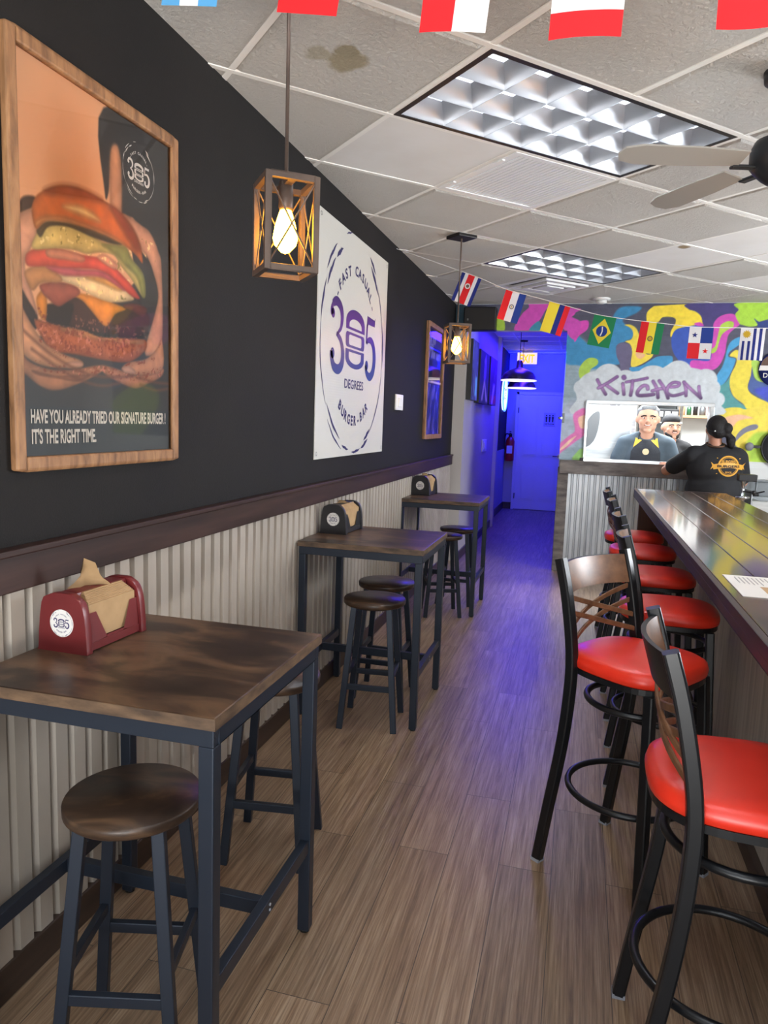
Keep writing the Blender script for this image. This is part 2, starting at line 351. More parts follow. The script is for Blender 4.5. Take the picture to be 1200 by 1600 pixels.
def arc_text(b,s,cx,cz,r,h,a0,a1,y=0,mi=0,inside=False,bold=.012,wk=1.0,rz=None):
    """Letters along a circle from angle a0 to a1 (degrees); inside=True keeps them upright along the bottom."""
    n=len(s)
    for i,c in enumerate(s):
        a=rad(a0+(a1-a0)*(i/(n-1) if n>1 else .5))
        if c==' ': continue
        v,f=text2d(c,bold); xs=[p[0] for p in v]; m_=(min(xs)+max(xs))/2; k=h/.73
        rx=r; rr=rz or r
        t=a-PI/2 if not inside else a+PI/2
        px,pz=cx+rx*math.cos(a),cz+rr*math.sin(a)
        b.add([(px+((p[0]-m_)*k*wk)*math.cos(t)-(p[1]*k)*math.sin(t)*1.0,y,pz+((p[0]-m_)*k*wk)*math.sin(t)+(p[1]*k)*math.cos(t)) for p in v],f,mi)
def grid_paint(name,u0,u1,v0,v1,step,C,keep=None,y=0):
    pass
def noise2(U,V,s,seed=0):
    rng=np.random.RandomState(seed); G=rng.rand(64,64); x=U*s; y=V*s; xi=np.floor(x).astype(int); yi=np.floor(y).astype(int); fx=x-xi; fy=y-yi
    fx=fx*fx*(3-2*fx); fy=fy*fy*(3-2*fy); g=lambda a,b:G[a%64,b%64]
    return (g(xi,yi)*(1-fx)+g(xi+1,yi)*fx)*(1-fy)+(g(xi,yi+1)*(1-fx)+g(xi+1,yi+1)*fx)*fy
def fbm(U,V,s,seed=0): return (noise2(U,V,s,seed)+.5*noise2(U,V,s*2.1,seed+1)+.25*noise2(U,V,s*4.3,seed+2))/1.75
class Paint:
    """A flat picture painted vertex by vertex on a fine grid (u across, v up, metres)."""
    def __init__(s,u0,u1,v0,v1,step,base):
        s.nu=int(round((u1-u0)/step))+1; s.nv=int(round((v1-v0)/step))+1
        s.u=np.linspace(u0,u1,s.nu); s.v=np.linspace(v0,v1,s.nv); s.U,s.V=np.meshgrid(s.u,s.v); s.C=np.zeros((s.nv,s.nu,3)); s.C[:]=base
    def _win(s,a,b,c,d):
        i0,i1=np.searchsorted(s.u,[a,b]); j0,j1=np.searchsorted(s.v,[c,d]); return slice(j0,max(j1,j0)),slice(i0,max(i1,i0))
    def mix(s,w,mask,col):
        c=np.asarray(col(s.U[w],s.V[w]) if callable(col) else col,float); s.C[w]=s.C[w]*(1-mask[...,None])+c*mask[...,None]
    def segd(s,w,pts,closed):
        U,V=s.U[w],s.V[w]; d=np.full(U.shape,1e9); n=len(pts); ins=np.zeros(U.shape,bool)
        for i in range(n if closed else n-1):
            (ax,ay),(bx,by)=pts[i],pts[(i+1)%n]; dx,dy=bx-ax,by-ay; t=np.clip(((U-ax)*dx+(V-ay)*dy)/(dx*dx+dy*dy+1e-12),0,1)
            d=np.minimum(d,(U-ax-t*dx)**2+(V-ay-t*dy)**2)
            if closed and ay!=by: ins^=((ay>V)!=(by>V))&(U<(bx-ax)*(V-ay)/(by-ay)+ax)
        return np.sqrt(d),ins
    def poly(s,pts,col,soft=.004,smooth=True,rim=0,rw=.02):
        q=crom(pts,5,True) if smooth else pts
        xs=[p[0] for p in q]; ys=[p[1] for p in q]; w=s._win(min(xs)-soft,max(xs)+soft,min(ys)-soft,max(ys)+soft)
        if s.U[w].size==0: return
        d,ins=s.segd(w,q,True); d=np.where(ins,d,-d); m=np.clip(d/(2*soft)+.5,0,1)
        if rim: c0=np.asarray(col(s.U[w],s.V[w]) if callable(col) else col,float); e=(1-rim*np.exp(-np.maximum(d,0)/rw))[...,None]; c1=c0*e; s.C[w]=s.C[w]*(1-m[...,None])+c1*m[...,None]; return
        s.mix(w,m*m*(3-2*m),col)
    def stroke(s,pts,width,col,soft=.004,smooth=True):
        q=crom(pts,6) if smooth and len(pts)>2 else pts
        xs=[p[0] for p in q]; ys=[p[1] for p in q]; g=width+soft; w=s._win(min(xs)-g,max(xs)+g,min(ys)-g,max(ys)+g)
        if s.U[w].size==0: return
        d,_=s.segd(w,q,False); m=np.clip((width/2-d)/(2*soft)+.5,0,1); s.mix(w,m,col)
    def disc(s,x,z,rx,rz,col,soft=.004):
        w=s._win(x-rx-soft,x+rx+soft,z-rz-soft,z+rz+soft)
        if s.U[w].size==0: return
        d=1-np.sqrt(((s.U[w]-x)/rx)**2+((s.V[w]-z)/rz)**2); m=np.clip(d*min(rx,rz)/(2*soft)+.5,0,1); s.mix(w,m,col)
    def tex(s,amt,scale,seed=0,w=None):
        s.C*=1+amt*(fbm(s.U+5,s.V+5,scale,seed)-.5)[...,None]*2
    def build(s,b,mi=0,keep=None,y=0):
        nu,nv=s.nu,s.nv; o=len(b.v)
        b.v+=list(zip(s.U.ravel().tolist(),[y]*(nu*nv),s.V.ravel().tolist()))
        for j in range(nv-1):
            vc=(s.v[j]+s.v[j+1])/2
            for i in range(nu-1):
                if keep and not keep((s.u[i]+s.u[i+1])/2,vc): continue
                a=o+j*nu+i; b.f.append((a,a+1,a+1+nu,a+nu)); b.m.append(mi); b.sm.append(False)
        return o
    def colours(s,me,off=0):
        at=me.color_attributes.new('print','FLOAT_COLOR','POINT'); n=len(me.vertices); A=np.ones((n,4),np.float32)
        c=np.clip(s.C.reshape(-1,3)/255,0,1); c=np.where(c<=.04045,c/12.92,((c+.055)/1.055)**2.4); A[off:off+len(c),:3]=c; at.data.foreach_set('color',A.ravel())
MURAL=[
((150, 170, 180),0.05,[(-0.205, 2.491), (0.241, 2.165), (0.449, 2.004), (0.212, 1.814), (0.018, 1.733), (0.055, 1.187), (-0.261, 1.171), (-0.239, 1.726)]),
((178, 188, 205),0.07,[(-0.223, 1.764), (-0.06, 1.806), (0.005, 1.658), (0.036, 1.471), (-0.193, 1.29), (-0.241, 1.46)]),
((60, 140, 188),0.015,[(-0.235, 2.508), (-0.088, 2.469), (0.032, 2.392), (0.157, 2.509), (0.207, 2.605), (0.29, 2.757), (0.493, 2.766), (0.46, 2.709), (0.335, 2.643), (0.357, 2.596), (0.436, 2.539), (0.441, 2.462), (0.37, 2.424), (0.289, 2.375), (0.306, 2.279), (0.349, 2.202), (0.218, 2.181), (0.078, 2.14), (-0.068, 2.177), (-0.216, 2.214)]),
((110, 165, 195),0.04,[(-0.23, 2.43), (0.036, 2.344), (0.244, 2.355), (0.31, 2.221), (0.123, 2.179), (-0.07, 2.196), (-0.22, 2.273)]),
((220, 75, 185),0.006,[(-0.23, 2.736), (-0.144, 2.74), (-0.15, 2.692), (-0.205, 2.644), (-0.183, 2.605), (-0.117, 2.62), (-0.022, 2.634), (-0.0, 2.595), (-0.016, 2.537), (-0.088, 2.479), (-0.127, 2.416), (-0.15, 2.459), (-0.226, 2.517), (-0.241, 2.605)]),
((172, 206, 82),0.005,[(0.11, 2.238), (0.113, 2.189), (0.041, 2.125), (0.081, 2.037), (-0.03, 2.03), (-0.067, 2.088), (-0.058, 2.167), (-0.005, 2.236), (0.051, 2.258)]),
((243, 218, 75),0.005,[(0.349, 2.588), (0.404, 2.591), (0.462, 2.558), (0.499, 2.491), (0.539, 2.396), (0.583, 2.301), (0.647, 2.302), (0.623, 2.254), (0.527, 2.19), (0.444, 2.175), (0.443, 2.319), (0.419, 2.395), (0.37, 2.424), (0.424, 2.443), (0.441, 2.491), (0.427, 2.539), (0.387, 2.572)]),
((235, 185, 140),0.006,[(0.48, 2.314), (0.569, 2.296), (0.54, 2.253), (0.498, 2.262)]),
((104, 98, 128),0.006,[(0.297, 2.394), (0.352, 2.414), (0.419, 2.386), (0.443, 2.319), (0.436, 2.223), (0.429, 2.126), (0.355, 2.115), (0.33, 2.202), (0.296, 2.279), (0.287, 2.346)]),
((65, 150, 200),0.006,[(0.435, 2.165), (0.528, 2.176), (0.625, 2.235), (0.686, 2.274), (0.767, 2.284), (0.832, 2.275), (0.829, 2.19), (0.763, 2.103), (0.711, 2.073), (0.671, 2.111), (0.657, 2.168), (0.594, 2.148), (0.503, 2.127), (0.448, 2.126)]),
((250, 222, 66),0.004,[(0.559, 2.629), (0.558, 2.709), (0.609, 2.765), (0.662, 2.776), (0.94, 2.787), (0.943, 2.745), (1.008, 2.721), (1.065, 2.675), (1.106, 2.596), (1.105, 2.563), (0.984, 2.573), (0.896, 2.558), (0.853, 2.53), (0.826, 2.483), (0.799, 2.474), (0.799, 2.53), (0.834, 2.605), (0.831, 2.647), (0.788, 2.666), (0.707, 2.662), (0.666, 2.615), (0.56, 2.615)]),
((52, 86, 180),0.006,[(0.896, 2.563), (1.197, 2.564), (1.208, 2.233), (1.014, 2.211), (1.018, 2.107), (0.895, 2.238), (0.828, 2.342), (0.812, 2.483)]),
((70, 62, 122),0.005,[(0.935, 2.791), (1.395, 2.793), (1.404, 2.734), (1.378, 2.692), (1.291, 2.693), (1.225, 2.651), (1.178, 2.577), (1.104, 2.568), (1.065, 2.675), (1.008, 2.721), (0.948, 2.74)]),
((208, 76, 182),0.005,[(1.188, 2.568), (1.193, 2.614), (1.232, 2.665), (1.3, 2.693), (1.369, 2.688), (1.417, 2.633), (1.422, 2.587), (1.389, 2.559), (1.334, 2.495), (1.321, 2.402), (1.315, 2.309), (1.28, 2.206), (1.223, 2.153), (1.126, 2.152), (1.075, 2.118), (1.04, 2.056), (1.018, 2.107), (1.012, 2.24), (1.18, 2.242), (1.188, 2.364), (1.195, 2.485)]),
((208, 76, 182),0.005,[(1.009, 2.596), (1.034, 2.612), (1.07, 2.612), (1.099, 2.582), (1.055, 2.577)]),
((178, 212, 78),0.004,[(1.249, 2.568), (1.264, 2.596), (1.314, 2.624), (1.367, 2.614), (1.367, 2.568), (1.322, 2.541), (1.273, 2.494), (1.253, 2.42), (1.234, 2.336), (1.192, 2.312), (1.193, 2.354), (1.221, 2.383), (1.233, 2.457)]),
((172, 217, 66),0.005,[(1.39, 2.798), (1.909, 2.812), (1.92, 2.695), (1.673, 2.642), (1.59, 2.619), (1.554, 2.646), (1.585, 2.587), (1.517, 2.573), (1.456, 2.587), (1.42, 2.605), (1.378, 2.688), (1.404, 2.734)]),
((40, 62, 132),0.004,[(1.549, 2.651), (1.599, 2.619), (1.674, 2.633), (1.761, 2.605), (1.771, 2.496), (1.665, 2.551), (1.595, 2.564), (1.584, 2.596)]),
((72, 160, 210),0.006,[(1.466, 2.477), (1.398, 2.458), (1.35, 2.411), (1.33, 2.337), (1.32, 2.253), (1.3, 2.178), (1.256, 2.083), (1.249, 1.951), (1.332, 2.019), (1.377, 2.104), (1.412, 2.208), (1.415, 2.264), (1.353, 2.281), (1.357, 2.328), (1.422, 2.384), (1.47, 2.431)]),
((82, 152, 152),0.006,[(1.241, 1.942), (1.348, 2.034), (1.394, 2.114), (1.387, 1.992), (1.42, 1.908), (1.487, 1.844), (1.581, 1.772), (1.588, 1.687), (1.326, 1.679), (1.301, 1.858)]),
((232, 212, 72),0.005,[(1.408, 2.347), (1.361, 2.291), (1.424, 2.268), (1.421, 2.199), (1.393, 2.123), (1.382, 2.048), (1.398, 1.964), (1.439, 1.89), (1.524, 1.827), (1.59, 1.763), (1.797, 1.76), (1.791, 1.825), (1.657, 1.886), (1.574, 1.94), (1.551, 2.005), (1.569, 2.099), (1.57, 2.182), (1.563, 2.256), (1.462, 2.329)]),
((68, 92, 152),0.006,[(1.574, 2.182), (1.606, 2.071), (1.694, 2.041), (1.77, 2.052), (1.905, 1.967), (1.925, 1.764), (1.746, 1.847), (1.582, 1.945), (1.555, 2.005), (1.57, 2.099)]),
((62, 76, 190),0.02,[(1.616, 1.96), (1.732, 2.0), (1.904, 1.985), (1.923, 1.782), (1.745, 1.861)]),
((172, 212, 88),0.005,[(1.564, 2.247), (1.633, 2.239), (1.667, 2.147), (1.723, 2.101), (1.809, 2.094), (1.812, 2.057), (1.686, 2.041), (1.614, 2.072), (1.581, 2.155)]),
((236, 214, 78),0.005,[(1.565, 1.775), (1.748, 1.833), (2.038, 1.833), (2.092, 1.272), (1.66, 1.25), (1.598, 1.317), (1.484, 1.426), (1.434, 1.538), (1.345, 1.622), (1.273, 1.707), (1.333, 1.761), (1.412, 1.787), (1.492, 1.789)]),
((236, 186, 150),0.012,[(1.365, 1.675), (1.443, 1.712), (1.53, 1.719), (1.625, 1.69), (1.55, 1.677), (1.488, 1.651), (1.437, 1.59)]),
((122, 122, 138),0.004,[(1.482, 1.448), (1.492, 1.514), (1.535, 1.576), (1.603, 1.618), (1.658, 1.63), (1.681, 1.608), (1.662, 1.581), (1.585, 1.552), (1.533, 1.507)]),
((172, 206, 66),0.029,[(1.582, 1.413), (1.643, 1.529), (1.712, 1.557), (1.8, 1.552), (1.992, 1.508), (2.014, 1.268), (1.668, 1.251), (1.622, 1.319)]),
((204, 212, 216),0.006,[(-0.045, 1.993), (0.14, 2.071), (0.544, 2.133), (0.955, 2.176), (1.213, 2.109), (1.259, 1.967), (1.313, 1.826), (1.265, 1.699), (-0.032, 1.657), (-0.062, 1.844)]),
((226, 122, 182),0.01,[(-0.096, 1.655), (-0.045, 1.717), (0.028, 1.724), (0.044, 1.49), (-0.051, 1.391), (-0.192, 1.271), (-0.244, 1.201), (-0.24, 1.326), (-0.128, 1.445), (-0.068, 1.504)]),
((246, 200, 170),0.008,[(-0.044, 1.628), (-0.004, 1.661), (0.032, 1.659), (0.04, 1.546), (-0.014, 1.535)]),
((246, 205, 180),0.008,[(-0.221, 1.289), (-0.125, 1.398), (-0.055, 1.448), (-0.071, 1.419), (-0.158, 1.32)]),
((150, 200, 110),0.012,[(-0.034, 1.278), (0.009, 1.318), (0.057, 1.301), (0.063, 1.206), (-0.075, 1.199)]),
((170, 205, 70),0.006,[(-0.967, 2.671), (-0.876, 2.649), (-0.858, 2.533), (-0.937, 2.533)]),
((208, 76, 182),0.006,[(-0.757, 2.533), (-0.689, 2.693), (-0.616, 2.769), (-0.62, 2.834), (-0.358, 2.832), (-0.439, 2.746), (-0.498, 2.638), (-0.591, 2.534)]),
((60, 140, 165),0.006,[(-0.602, 2.534), (-0.509, 2.627), (-0.47, 2.534)]),
((208, 76, 182),0.006,[(-0.289, 2.594), (-0.223, 2.745), (-0.085, 2.744), (-0.187, 2.68), (-0.075, 2.605), (-0.139, 2.443), (-0.231, 2.529)]),
((40, 80, 100),0.02,[(-1.407, 2.773), (-1.257, 2.772), (-1.244, 2.515), (-1.394, 2.515)]),
]
CLOUD=[(0.227, 2.055, 0.143),(-0.034, 1.951, 0.076),(0.399, 2.024, 0.114),(0.596, 2.004, 0.137),(0.898, 2.105, 0.135),(1.157, 2.049, 0.112),(1.26, 1.829, 0.063),(0.659, 2.008, 0.18),(0.883, 2.013, 0.2),(0.115, 1.923, 0.2)]
KITCHEN=[([(0.124, 2.033), (0.157, 1.975), (0.215, 1.888)], 0.0275),
([(0.316, 2.068), (0.231, 2.006), (0.139, 1.95)], 0.0275),
([(0.223, 1.976), (0.333, 1.901)], 0.0275),
([(0.382, 2.065), (0.385, 2.059)], 0.0423),
([(0.377, 1.999), (0.395, 1.892)], 0.0275),
([(0.409, 2.017), (0.51, 2.036), (0.61, 2.06)], 0.0233),
([(0.469, 2.03), (0.469, 1.962), (0.461, 1.884)], 0.0275),
([(0.623, 1.951), (0.612, 1.98), (0.57, 1.979), (0.528, 1.925), (0.535, 1.886), (0.605, 1.886), (0.683, 1.898)], 0.0296),
([(0.668, 2.029), (0.711, 1.953), (0.727, 1.867)], 0.0275),
([(0.666, 1.933), (0.738, 1.954), (0.802, 1.96)], 0.0254),
([(0.727, 2.035), (0.784, 1.955), (0.823, 1.865)], 0.0275),
([(0.843, 1.975), (0.906, 1.986), (0.917, 2.015), (0.862, 2.021), (0.816, 1.98), (0.811, 1.922), (0.859, 1.89), (0.922, 1.901), (0.966, 1.918)], 0.0254),
([(0.99, 1.893), (0.985, 1.96), (0.962, 2.026)], 0.0254),
([(0.962, 2.026), (1.035, 1.956), (1.131, 1.873)], 0.0254),
([(1.104, 1.986), (1.113, 1.929), (1.131, 1.873)], 0.0233)]
BURGER=[
((58, 56, 54),0.0040,[(1.916, 2.405), (2.269, 2.411), (2.265, 1.381), (1.479, 1.417), (1.49, 1.664), (1.828, 1.801), (2.116, 2.0), (2.065, 2.134), (1.996, 2.134), (1.993, 2.288), (1.949, 2.265), (1.935, 2.181), (1.917, 2.175)]),
((205, 150, 112),0.0048,[(1.943, 2.29), (1.975, 2.327), (1.996, 2.289), (1.997, 2.143), (1.946, 2.13)]),
((66, 42, 36),0.0032,[(1.594, 2.07), (1.633, 2.079), (1.622, 2.052), (1.598, 2.037), (1.559, 2.011), (1.545, 1.979), (1.539, 1.928), (1.527, 1.926), (1.531, 1.982), (1.547, 2.011), (1.568, 2.041)]),
((213, 160, 132),0.0024,[(1.559, 2.009), (1.598, 2.036), (1.624, 2.042), (1.638, 1.995), (1.599, 1.927), (1.592, 1.89), (1.616, 1.835), (1.633, 1.782), (1.595, 1.817), (1.551, 1.874), (1.541, 1.915), (1.545, 1.972)]),
((35, 28, 26),0.0024,[(1.529, 1.916), (1.543, 1.908), (1.561, 1.869), (1.595, 1.824), (1.631, 1.783), (1.624, 1.75), (1.593, 1.776), (1.559, 1.826), (1.527, 1.877)]),
((58, 56, 52),0.0024,[(2.017, 2.106), (2.095, 2.053), (2.153, 2.019), (2.201, 1.982), (2.205, 1.862), (2.134, 1.819), (2.093, 1.851), (2.047, 2.042)]),
((206, 152, 122),0.0028,[(1.999, 2.135), (2.033, 2.14), (2.096, 2.13), (2.146, 2.12), (2.193, 2.075), (2.215, 2.013), (2.213, 1.77), (2.134, 1.728), (2.113, 1.745), (2.143, 1.81), (2.178, 1.882), (2.192, 1.937), (2.162, 2.002), (2.128, 2.042), (2.099, 2.054), (2.048, 2.1)]),
((178, 98, 55),0.0020,[(1.62, 1.772), (1.664, 1.776), (1.751, 1.77), (1.894, 1.763), (2.02, 1.773), (2.117, 1.777), (2.112, 1.741), (2.027, 1.7), (1.907, 1.695), (1.774, 1.7), (1.684, 1.701), (1.64, 1.737)]),
((205, 140, 85),0.0048,[(1.715, 1.766), (1.827, 1.776), (2.004, 1.771), (2.109, 1.773), (2.043, 1.757), (1.894, 1.752), (1.775, 1.753)]),
((45, 45, 30),0.0024,[(1.801, 1.777), (1.895, 1.776), (2.012, 1.781), (2.126, 1.804), (2.109, 1.783), (2.004, 1.771), (1.881, 1.761)]),
((66, 40, 30),0.0024,[(1.659, 1.816), (1.717, 1.825), (1.778, 1.858), (1.829, 1.859), (1.896, 1.84), (1.968, 1.846), (2.021, 1.863), (2.126, 1.865), (2.139, 1.829), (2.109, 1.792), (2.004, 1.778), (1.854, 1.771), (1.751, 1.772), (1.664, 1.776)]),
((26, 20, 18),0.0040,[(1.671, 1.819), (1.765, 1.838), (1.764, 1.804), (1.745, 1.773), (1.715, 1.773), (1.661, 1.782)]),
((232, 150, 44),0.0016,[(1.631, 1.834), (1.649, 1.852), (1.663, 1.847), (1.668, 1.817), (1.661, 1.778), (1.639, 1.786), (1.629, 1.815)]),
((244, 160, 52),0.0016,[(1.766, 1.86), (1.804, 1.871), (1.897, 1.87), (2.013, 1.861), (1.96, 1.836), (1.914, 1.794), (1.855, 1.825), (1.81, 1.851)]),
((168, 88, 68),0.0020,[(1.644, 1.866), (1.707, 1.885), (1.779, 1.887), (1.8, 1.87), (1.753, 1.842), (1.711, 1.82), (1.674, 1.833), (1.652, 1.845)]),
((122, 62, 48),0.0020,[(2.006, 1.872), (2.069, 1.885), (2.127, 1.877), (2.105, 1.848), (2.045, 1.858), (2.006, 1.861)]),
((242, 218, 168),0.0020,[(1.707, 1.899), (1.767, 1.914), (1.844, 1.923), (1.94, 1.924), (2.014, 1.916), (2.057, 1.898), (2.029, 1.885), (1.939, 1.868), (1.856, 1.873), (1.791, 1.887), (1.725, 1.891)]),
((240, 182, 98),0.0048,[(1.824, 1.918), (1.912, 1.935), (1.992, 1.925), (1.984, 1.908), (1.898, 1.914)]),
((206, 150, 98),0.0024,[(1.592, 1.89), (1.641, 1.914), (1.691, 1.913), (1.725, 1.9), (1.719, 1.885), (1.65, 1.871), (1.617, 1.846), (1.596, 1.865)]),
((222, 86, 66),0.0020,[(1.596, 1.93), (1.631, 1.953), (1.71, 1.971), (1.806, 1.976), (1.913, 1.987), (1.97, 1.969), (2.046, 1.935), (2.089, 1.903), (2.045, 1.903), (1.969, 1.93), (1.892, 1.949), (1.805, 1.938), (1.72, 1.919), (1.663, 1.915), (1.601, 1.904)]),
((236, 156, 124),0.0032,[(1.675, 1.962), (1.757, 1.975), (1.819, 1.973), (1.812, 1.957), (1.738, 1.948), (1.675, 1.942)]),
((238, 170, 135),0.0032,[(1.879, 1.984), (1.913, 2.0), (1.97, 1.986), (1.963, 1.967), (1.92, 1.971)]),
((206, 100, 112),0.0032,[(1.668, 1.917), (1.805, 1.937), (1.898, 1.95), (1.97, 1.934), (2.007, 1.912), (1.898, 1.932), (1.78, 1.913), (1.725, 1.906)]),
((216, 196, 120),0.0020,[(1.638, 1.995), (1.672, 2.022), (1.759, 2.048), (1.821, 2.044), (1.928, 2.032), (2.009, 2.047), (2.047, 2.015), (2.107, 1.982), (2.12, 1.925), (2.102, 1.91), (2.046, 1.953), (1.993, 1.982), (1.956, 2.007), (1.893, 2.001), (1.832, 1.984), (1.782, 1.983), (1.71, 1.971), (1.62, 1.95)]),
((160, 160, 84),0.0048,[(1.9, 2.026), (2.009, 2.045), (2.047, 2.015), (2.107, 1.982), (2.119, 1.924), (2.102, 1.912), (2.07, 1.966), (2.008, 1.99), (1.964, 2.011)]),
((72, 62, 36),0.0024,[(1.637, 2.002), (1.678, 2.033), (1.784, 2.052), (1.874, 2.057), (1.957, 2.056), (2.001, 2.049), (1.942, 2.038), (1.847, 2.036), (1.759, 2.038), (1.683, 2.021), (1.654, 1.989), (1.643, 1.987)]),
((206, 112, 46),0.0016,[(1.62, 2.041), (1.63, 2.075), (1.669, 2.108), (1.732, 2.138), (1.811, 2.153), (1.903, 2.151), (1.988, 2.141), (2.056, 2.107), (2.095, 2.062), (2.105, 2.014), (2.071, 2.03), (2.009, 2.047), (1.901, 2.055), (1.808, 2.053), (1.729, 2.047), (1.672, 2.033), (1.634, 2.002)]),
((226, 160, 96),0.0064,[(1.635, 2.023), (1.672, 2.042), (1.741, 2.059), (1.834, 2.063), (1.943, 2.061), (2.009, 2.051), (1.901, 2.054), (1.808, 2.053), (1.729, 2.046), (1.672, 2.032), (1.637, 2.009)]),
((160, 72, 28),0.0120,[(1.945, 2.142), (1.995, 2.135), (2.056, 2.102), (2.091, 2.057), (2.071, 2.048), (2.01, 2.086)]),
((176, 84, 34),0.0120,[(1.669, 2.104), (1.732, 2.136), (1.811, 2.152), (1.903, 2.15), (1.811, 2.132), (1.714, 2.112)]),
((250, 216, 150),0.0080,[(1.736, 2.086), (1.797, 2.105), (1.861, 2.103), (1.895, 2.087), (1.848, 2.083), (1.784, 2.082)]),
((216, 158, 114),0.0024,[(1.527, 1.873), (1.559, 1.826), (1.593, 1.78), (1.619, 1.75), (1.662, 1.716), (1.731, 1.696), (1.799, 1.686), (1.806, 1.67), (1.748, 1.66), (1.643, 1.659), (1.574, 1.683), (1.536, 1.725), (1.523, 1.77)]),
((190, 130, 92),0.0024,[(1.538, 1.725), (1.589, 1.671), (1.659, 1.654), (1.748, 1.656), (1.886, 1.68), (1.896, 1.663), (1.797, 1.623), (1.698, 1.597), (1.636, 1.605), (1.588, 1.63), (1.54, 1.656)]),
((168, 110, 76),0.0024,[(1.61, 1.645), (1.699, 1.637), (1.837, 1.649), (1.784, 1.626), (1.699, 1.63), (1.626, 1.634)]),
((186, 126, 92),0.0024,[(1.893, 1.681), (1.995, 1.671), (2.058, 1.661), (2.213, 1.696), (2.208, 1.666), (2.124, 1.637), (2.057, 1.62), (1.964, 1.637), (1.901, 1.657)]),
((206, 146, 108),0.0024,[(1.991, 1.682), (2.027, 1.7), (2.116, 1.717), (2.177, 1.752), (2.214, 1.79), (2.213, 1.686), (2.058, 1.661), (1.995, 1.67)]),
((226, 170, 140),0.0016,[(1.733, 1.672), (1.761, 1.68), (1.799, 1.681), (1.805, 1.67), (1.76, 1.662), (1.736, 1.662)]),
((222, 168, 138),0.0016,[(1.995, 1.682), (2.026, 1.687), (2.058, 1.677), (2.054, 1.665), (2.01, 1.665), (1.994, 1.673)]),
]
# ================================================================= setting
XL,XR,YF,YK,ZC=-1.385,3.6,-1.7,7.95,2.80
XG,XH,YE,XC=-1.26,-1.33,13.5,-.21      # corridor: grey wall, black wall, end wall, right-hand wall
b=B().box(XL-.1,XR+.1,YF-.1,YE+.1,-.1,0); struct('floor',b,'floor_planks')
# ceiling lattice at 45 degrees
GP=.676; OX,OY=-.376,2.60; q_=GP/math.sqrt(2)
def lat(i,j): return (OX+q_*(i-j),OY+q_*(i+j))
def clip(poly,x0,x1,y0,y1):
    for ax,lim,sg in ((0,x0,1),(0,x1,-1),(1,y0,1),(1,y1,-1)):
        out=[]
        for k in range(len(poly)):
            a,c=poly[k-1],poly[k]; da,dc=sg*(a[ax]-lim),sg*(c[ax]-lim)
            if (da>=0)!=(dc>=0): t=da/(da-dc); out.append((a[0]+t*(c[0]-a[0]),a[1]+t*(c[1]-a[1])))
            if dc>=0: out.append(c)
        poly=out
        if not poly: return []
    return poly
HOLES={(6,0),(7,0),(0,0),(1,0),(3,3),(4,3),(1,1),(4,4),(4,-1),(5,-1),(-3,-3),(-2,-3)}
SMOOTH={(0,1),(4,2),(4,1),(6,2),(5,1)}
STAIN={(-1,0),(-1,1),(0,-1)}
b=B()
for i in range(-9,16):
    for j in range(-9,16):
        if (i,j) in HOLES: continue
        p=clip([lat(i,j),lat(i+1,j),lat(i+1,j+1),lat(i,j+1)],XL,XR,YF,YK)
        if len(p)<3: continue
        cx=sum(a[0] for a in p)/len(p); cy=sum(a[1] for a in p)/len(p)
        mi=1 if (i,j) in SMOOTH else 0
        if len(p)==4 and abs(lat(i,j)[0]-p[0][0])<1 and (i,j) not in SMOOTH:
            k=1-.03/GP*2; inn=[(cx+(a[0]-cx)*k,cy+(a[1]-cy)*k) for a in p]; k2=1-.016/GP*2; mid=[(cx+(a[0]-cx)*k2,cy+(a[1]-cy)*k2) for a in p]
            n=4; b.add([(x,y,ZC+.006) for x,y in p]+[(x,y,ZC+.006) for x,y in mid]+[(x,y,ZC-.006) for x,y in inn],
                [(a,n+a,n+(a+1)%n,(a+1)%n) for a in range(n)]+[(n+a,2*n+a,2*n+(a+1)%n,n+(a+1)%n) for a in range(n)]+[tuple(range(2*n,3*n))[::-1]],2 if (i,j) in STAIN else mi)
        else: b.add([(x,y,ZC+.002) for x,y in p],[tuple(range(len(p)))[::-1]],2 if (i,j) in STAIN else mi)
struct('ceiling',b,['ceiling_tile_texture','smooth_ceiling_tile','stained_ceiling_tile'])
def segs(k,d):
    if d==1: return [(lat(-9,k),lat(17,k))]
    cut=[j for (i,j) in ((0,0),(3,3),(4,-1),(-3,-3),(6,0)) if i+1==k]; out=[]; s=-9
    for j in cut: out.append((lat(k,s),lat(k,j))); s=j+1
    return out+[(lat(k,s),lat(k,17))]
b=B()
for k in range(-9,17):
    for d in (0,1):
      for a,c in segs(k,d):
        dx,dy=c[0]-a[0],c[1]-a[1]; l=math.hypot(dx,dy); nx,ny=-dy/l*.012,dx/l*.012
        p=clip([(a[0]+nx,a[1]+ny),(a[0]-nx,a[1]-ny),(c[0]-nx,c[1]-ny),(c[0]+nx,c[1]+ny)],XL,XR,YF,YK)
        if len(p)>2:
            if sum(p[i-1][0]*p[i][1]-p[i][0]*p[i-1][1] for i in range(len(p)))<0: p=p[::-1]
            b.prism(p,ZC-.0005-.0012*d,ZC+.008)
struct('trim_1',b,'ceiling_grid_white','white metal grid between the ceiling tiles')
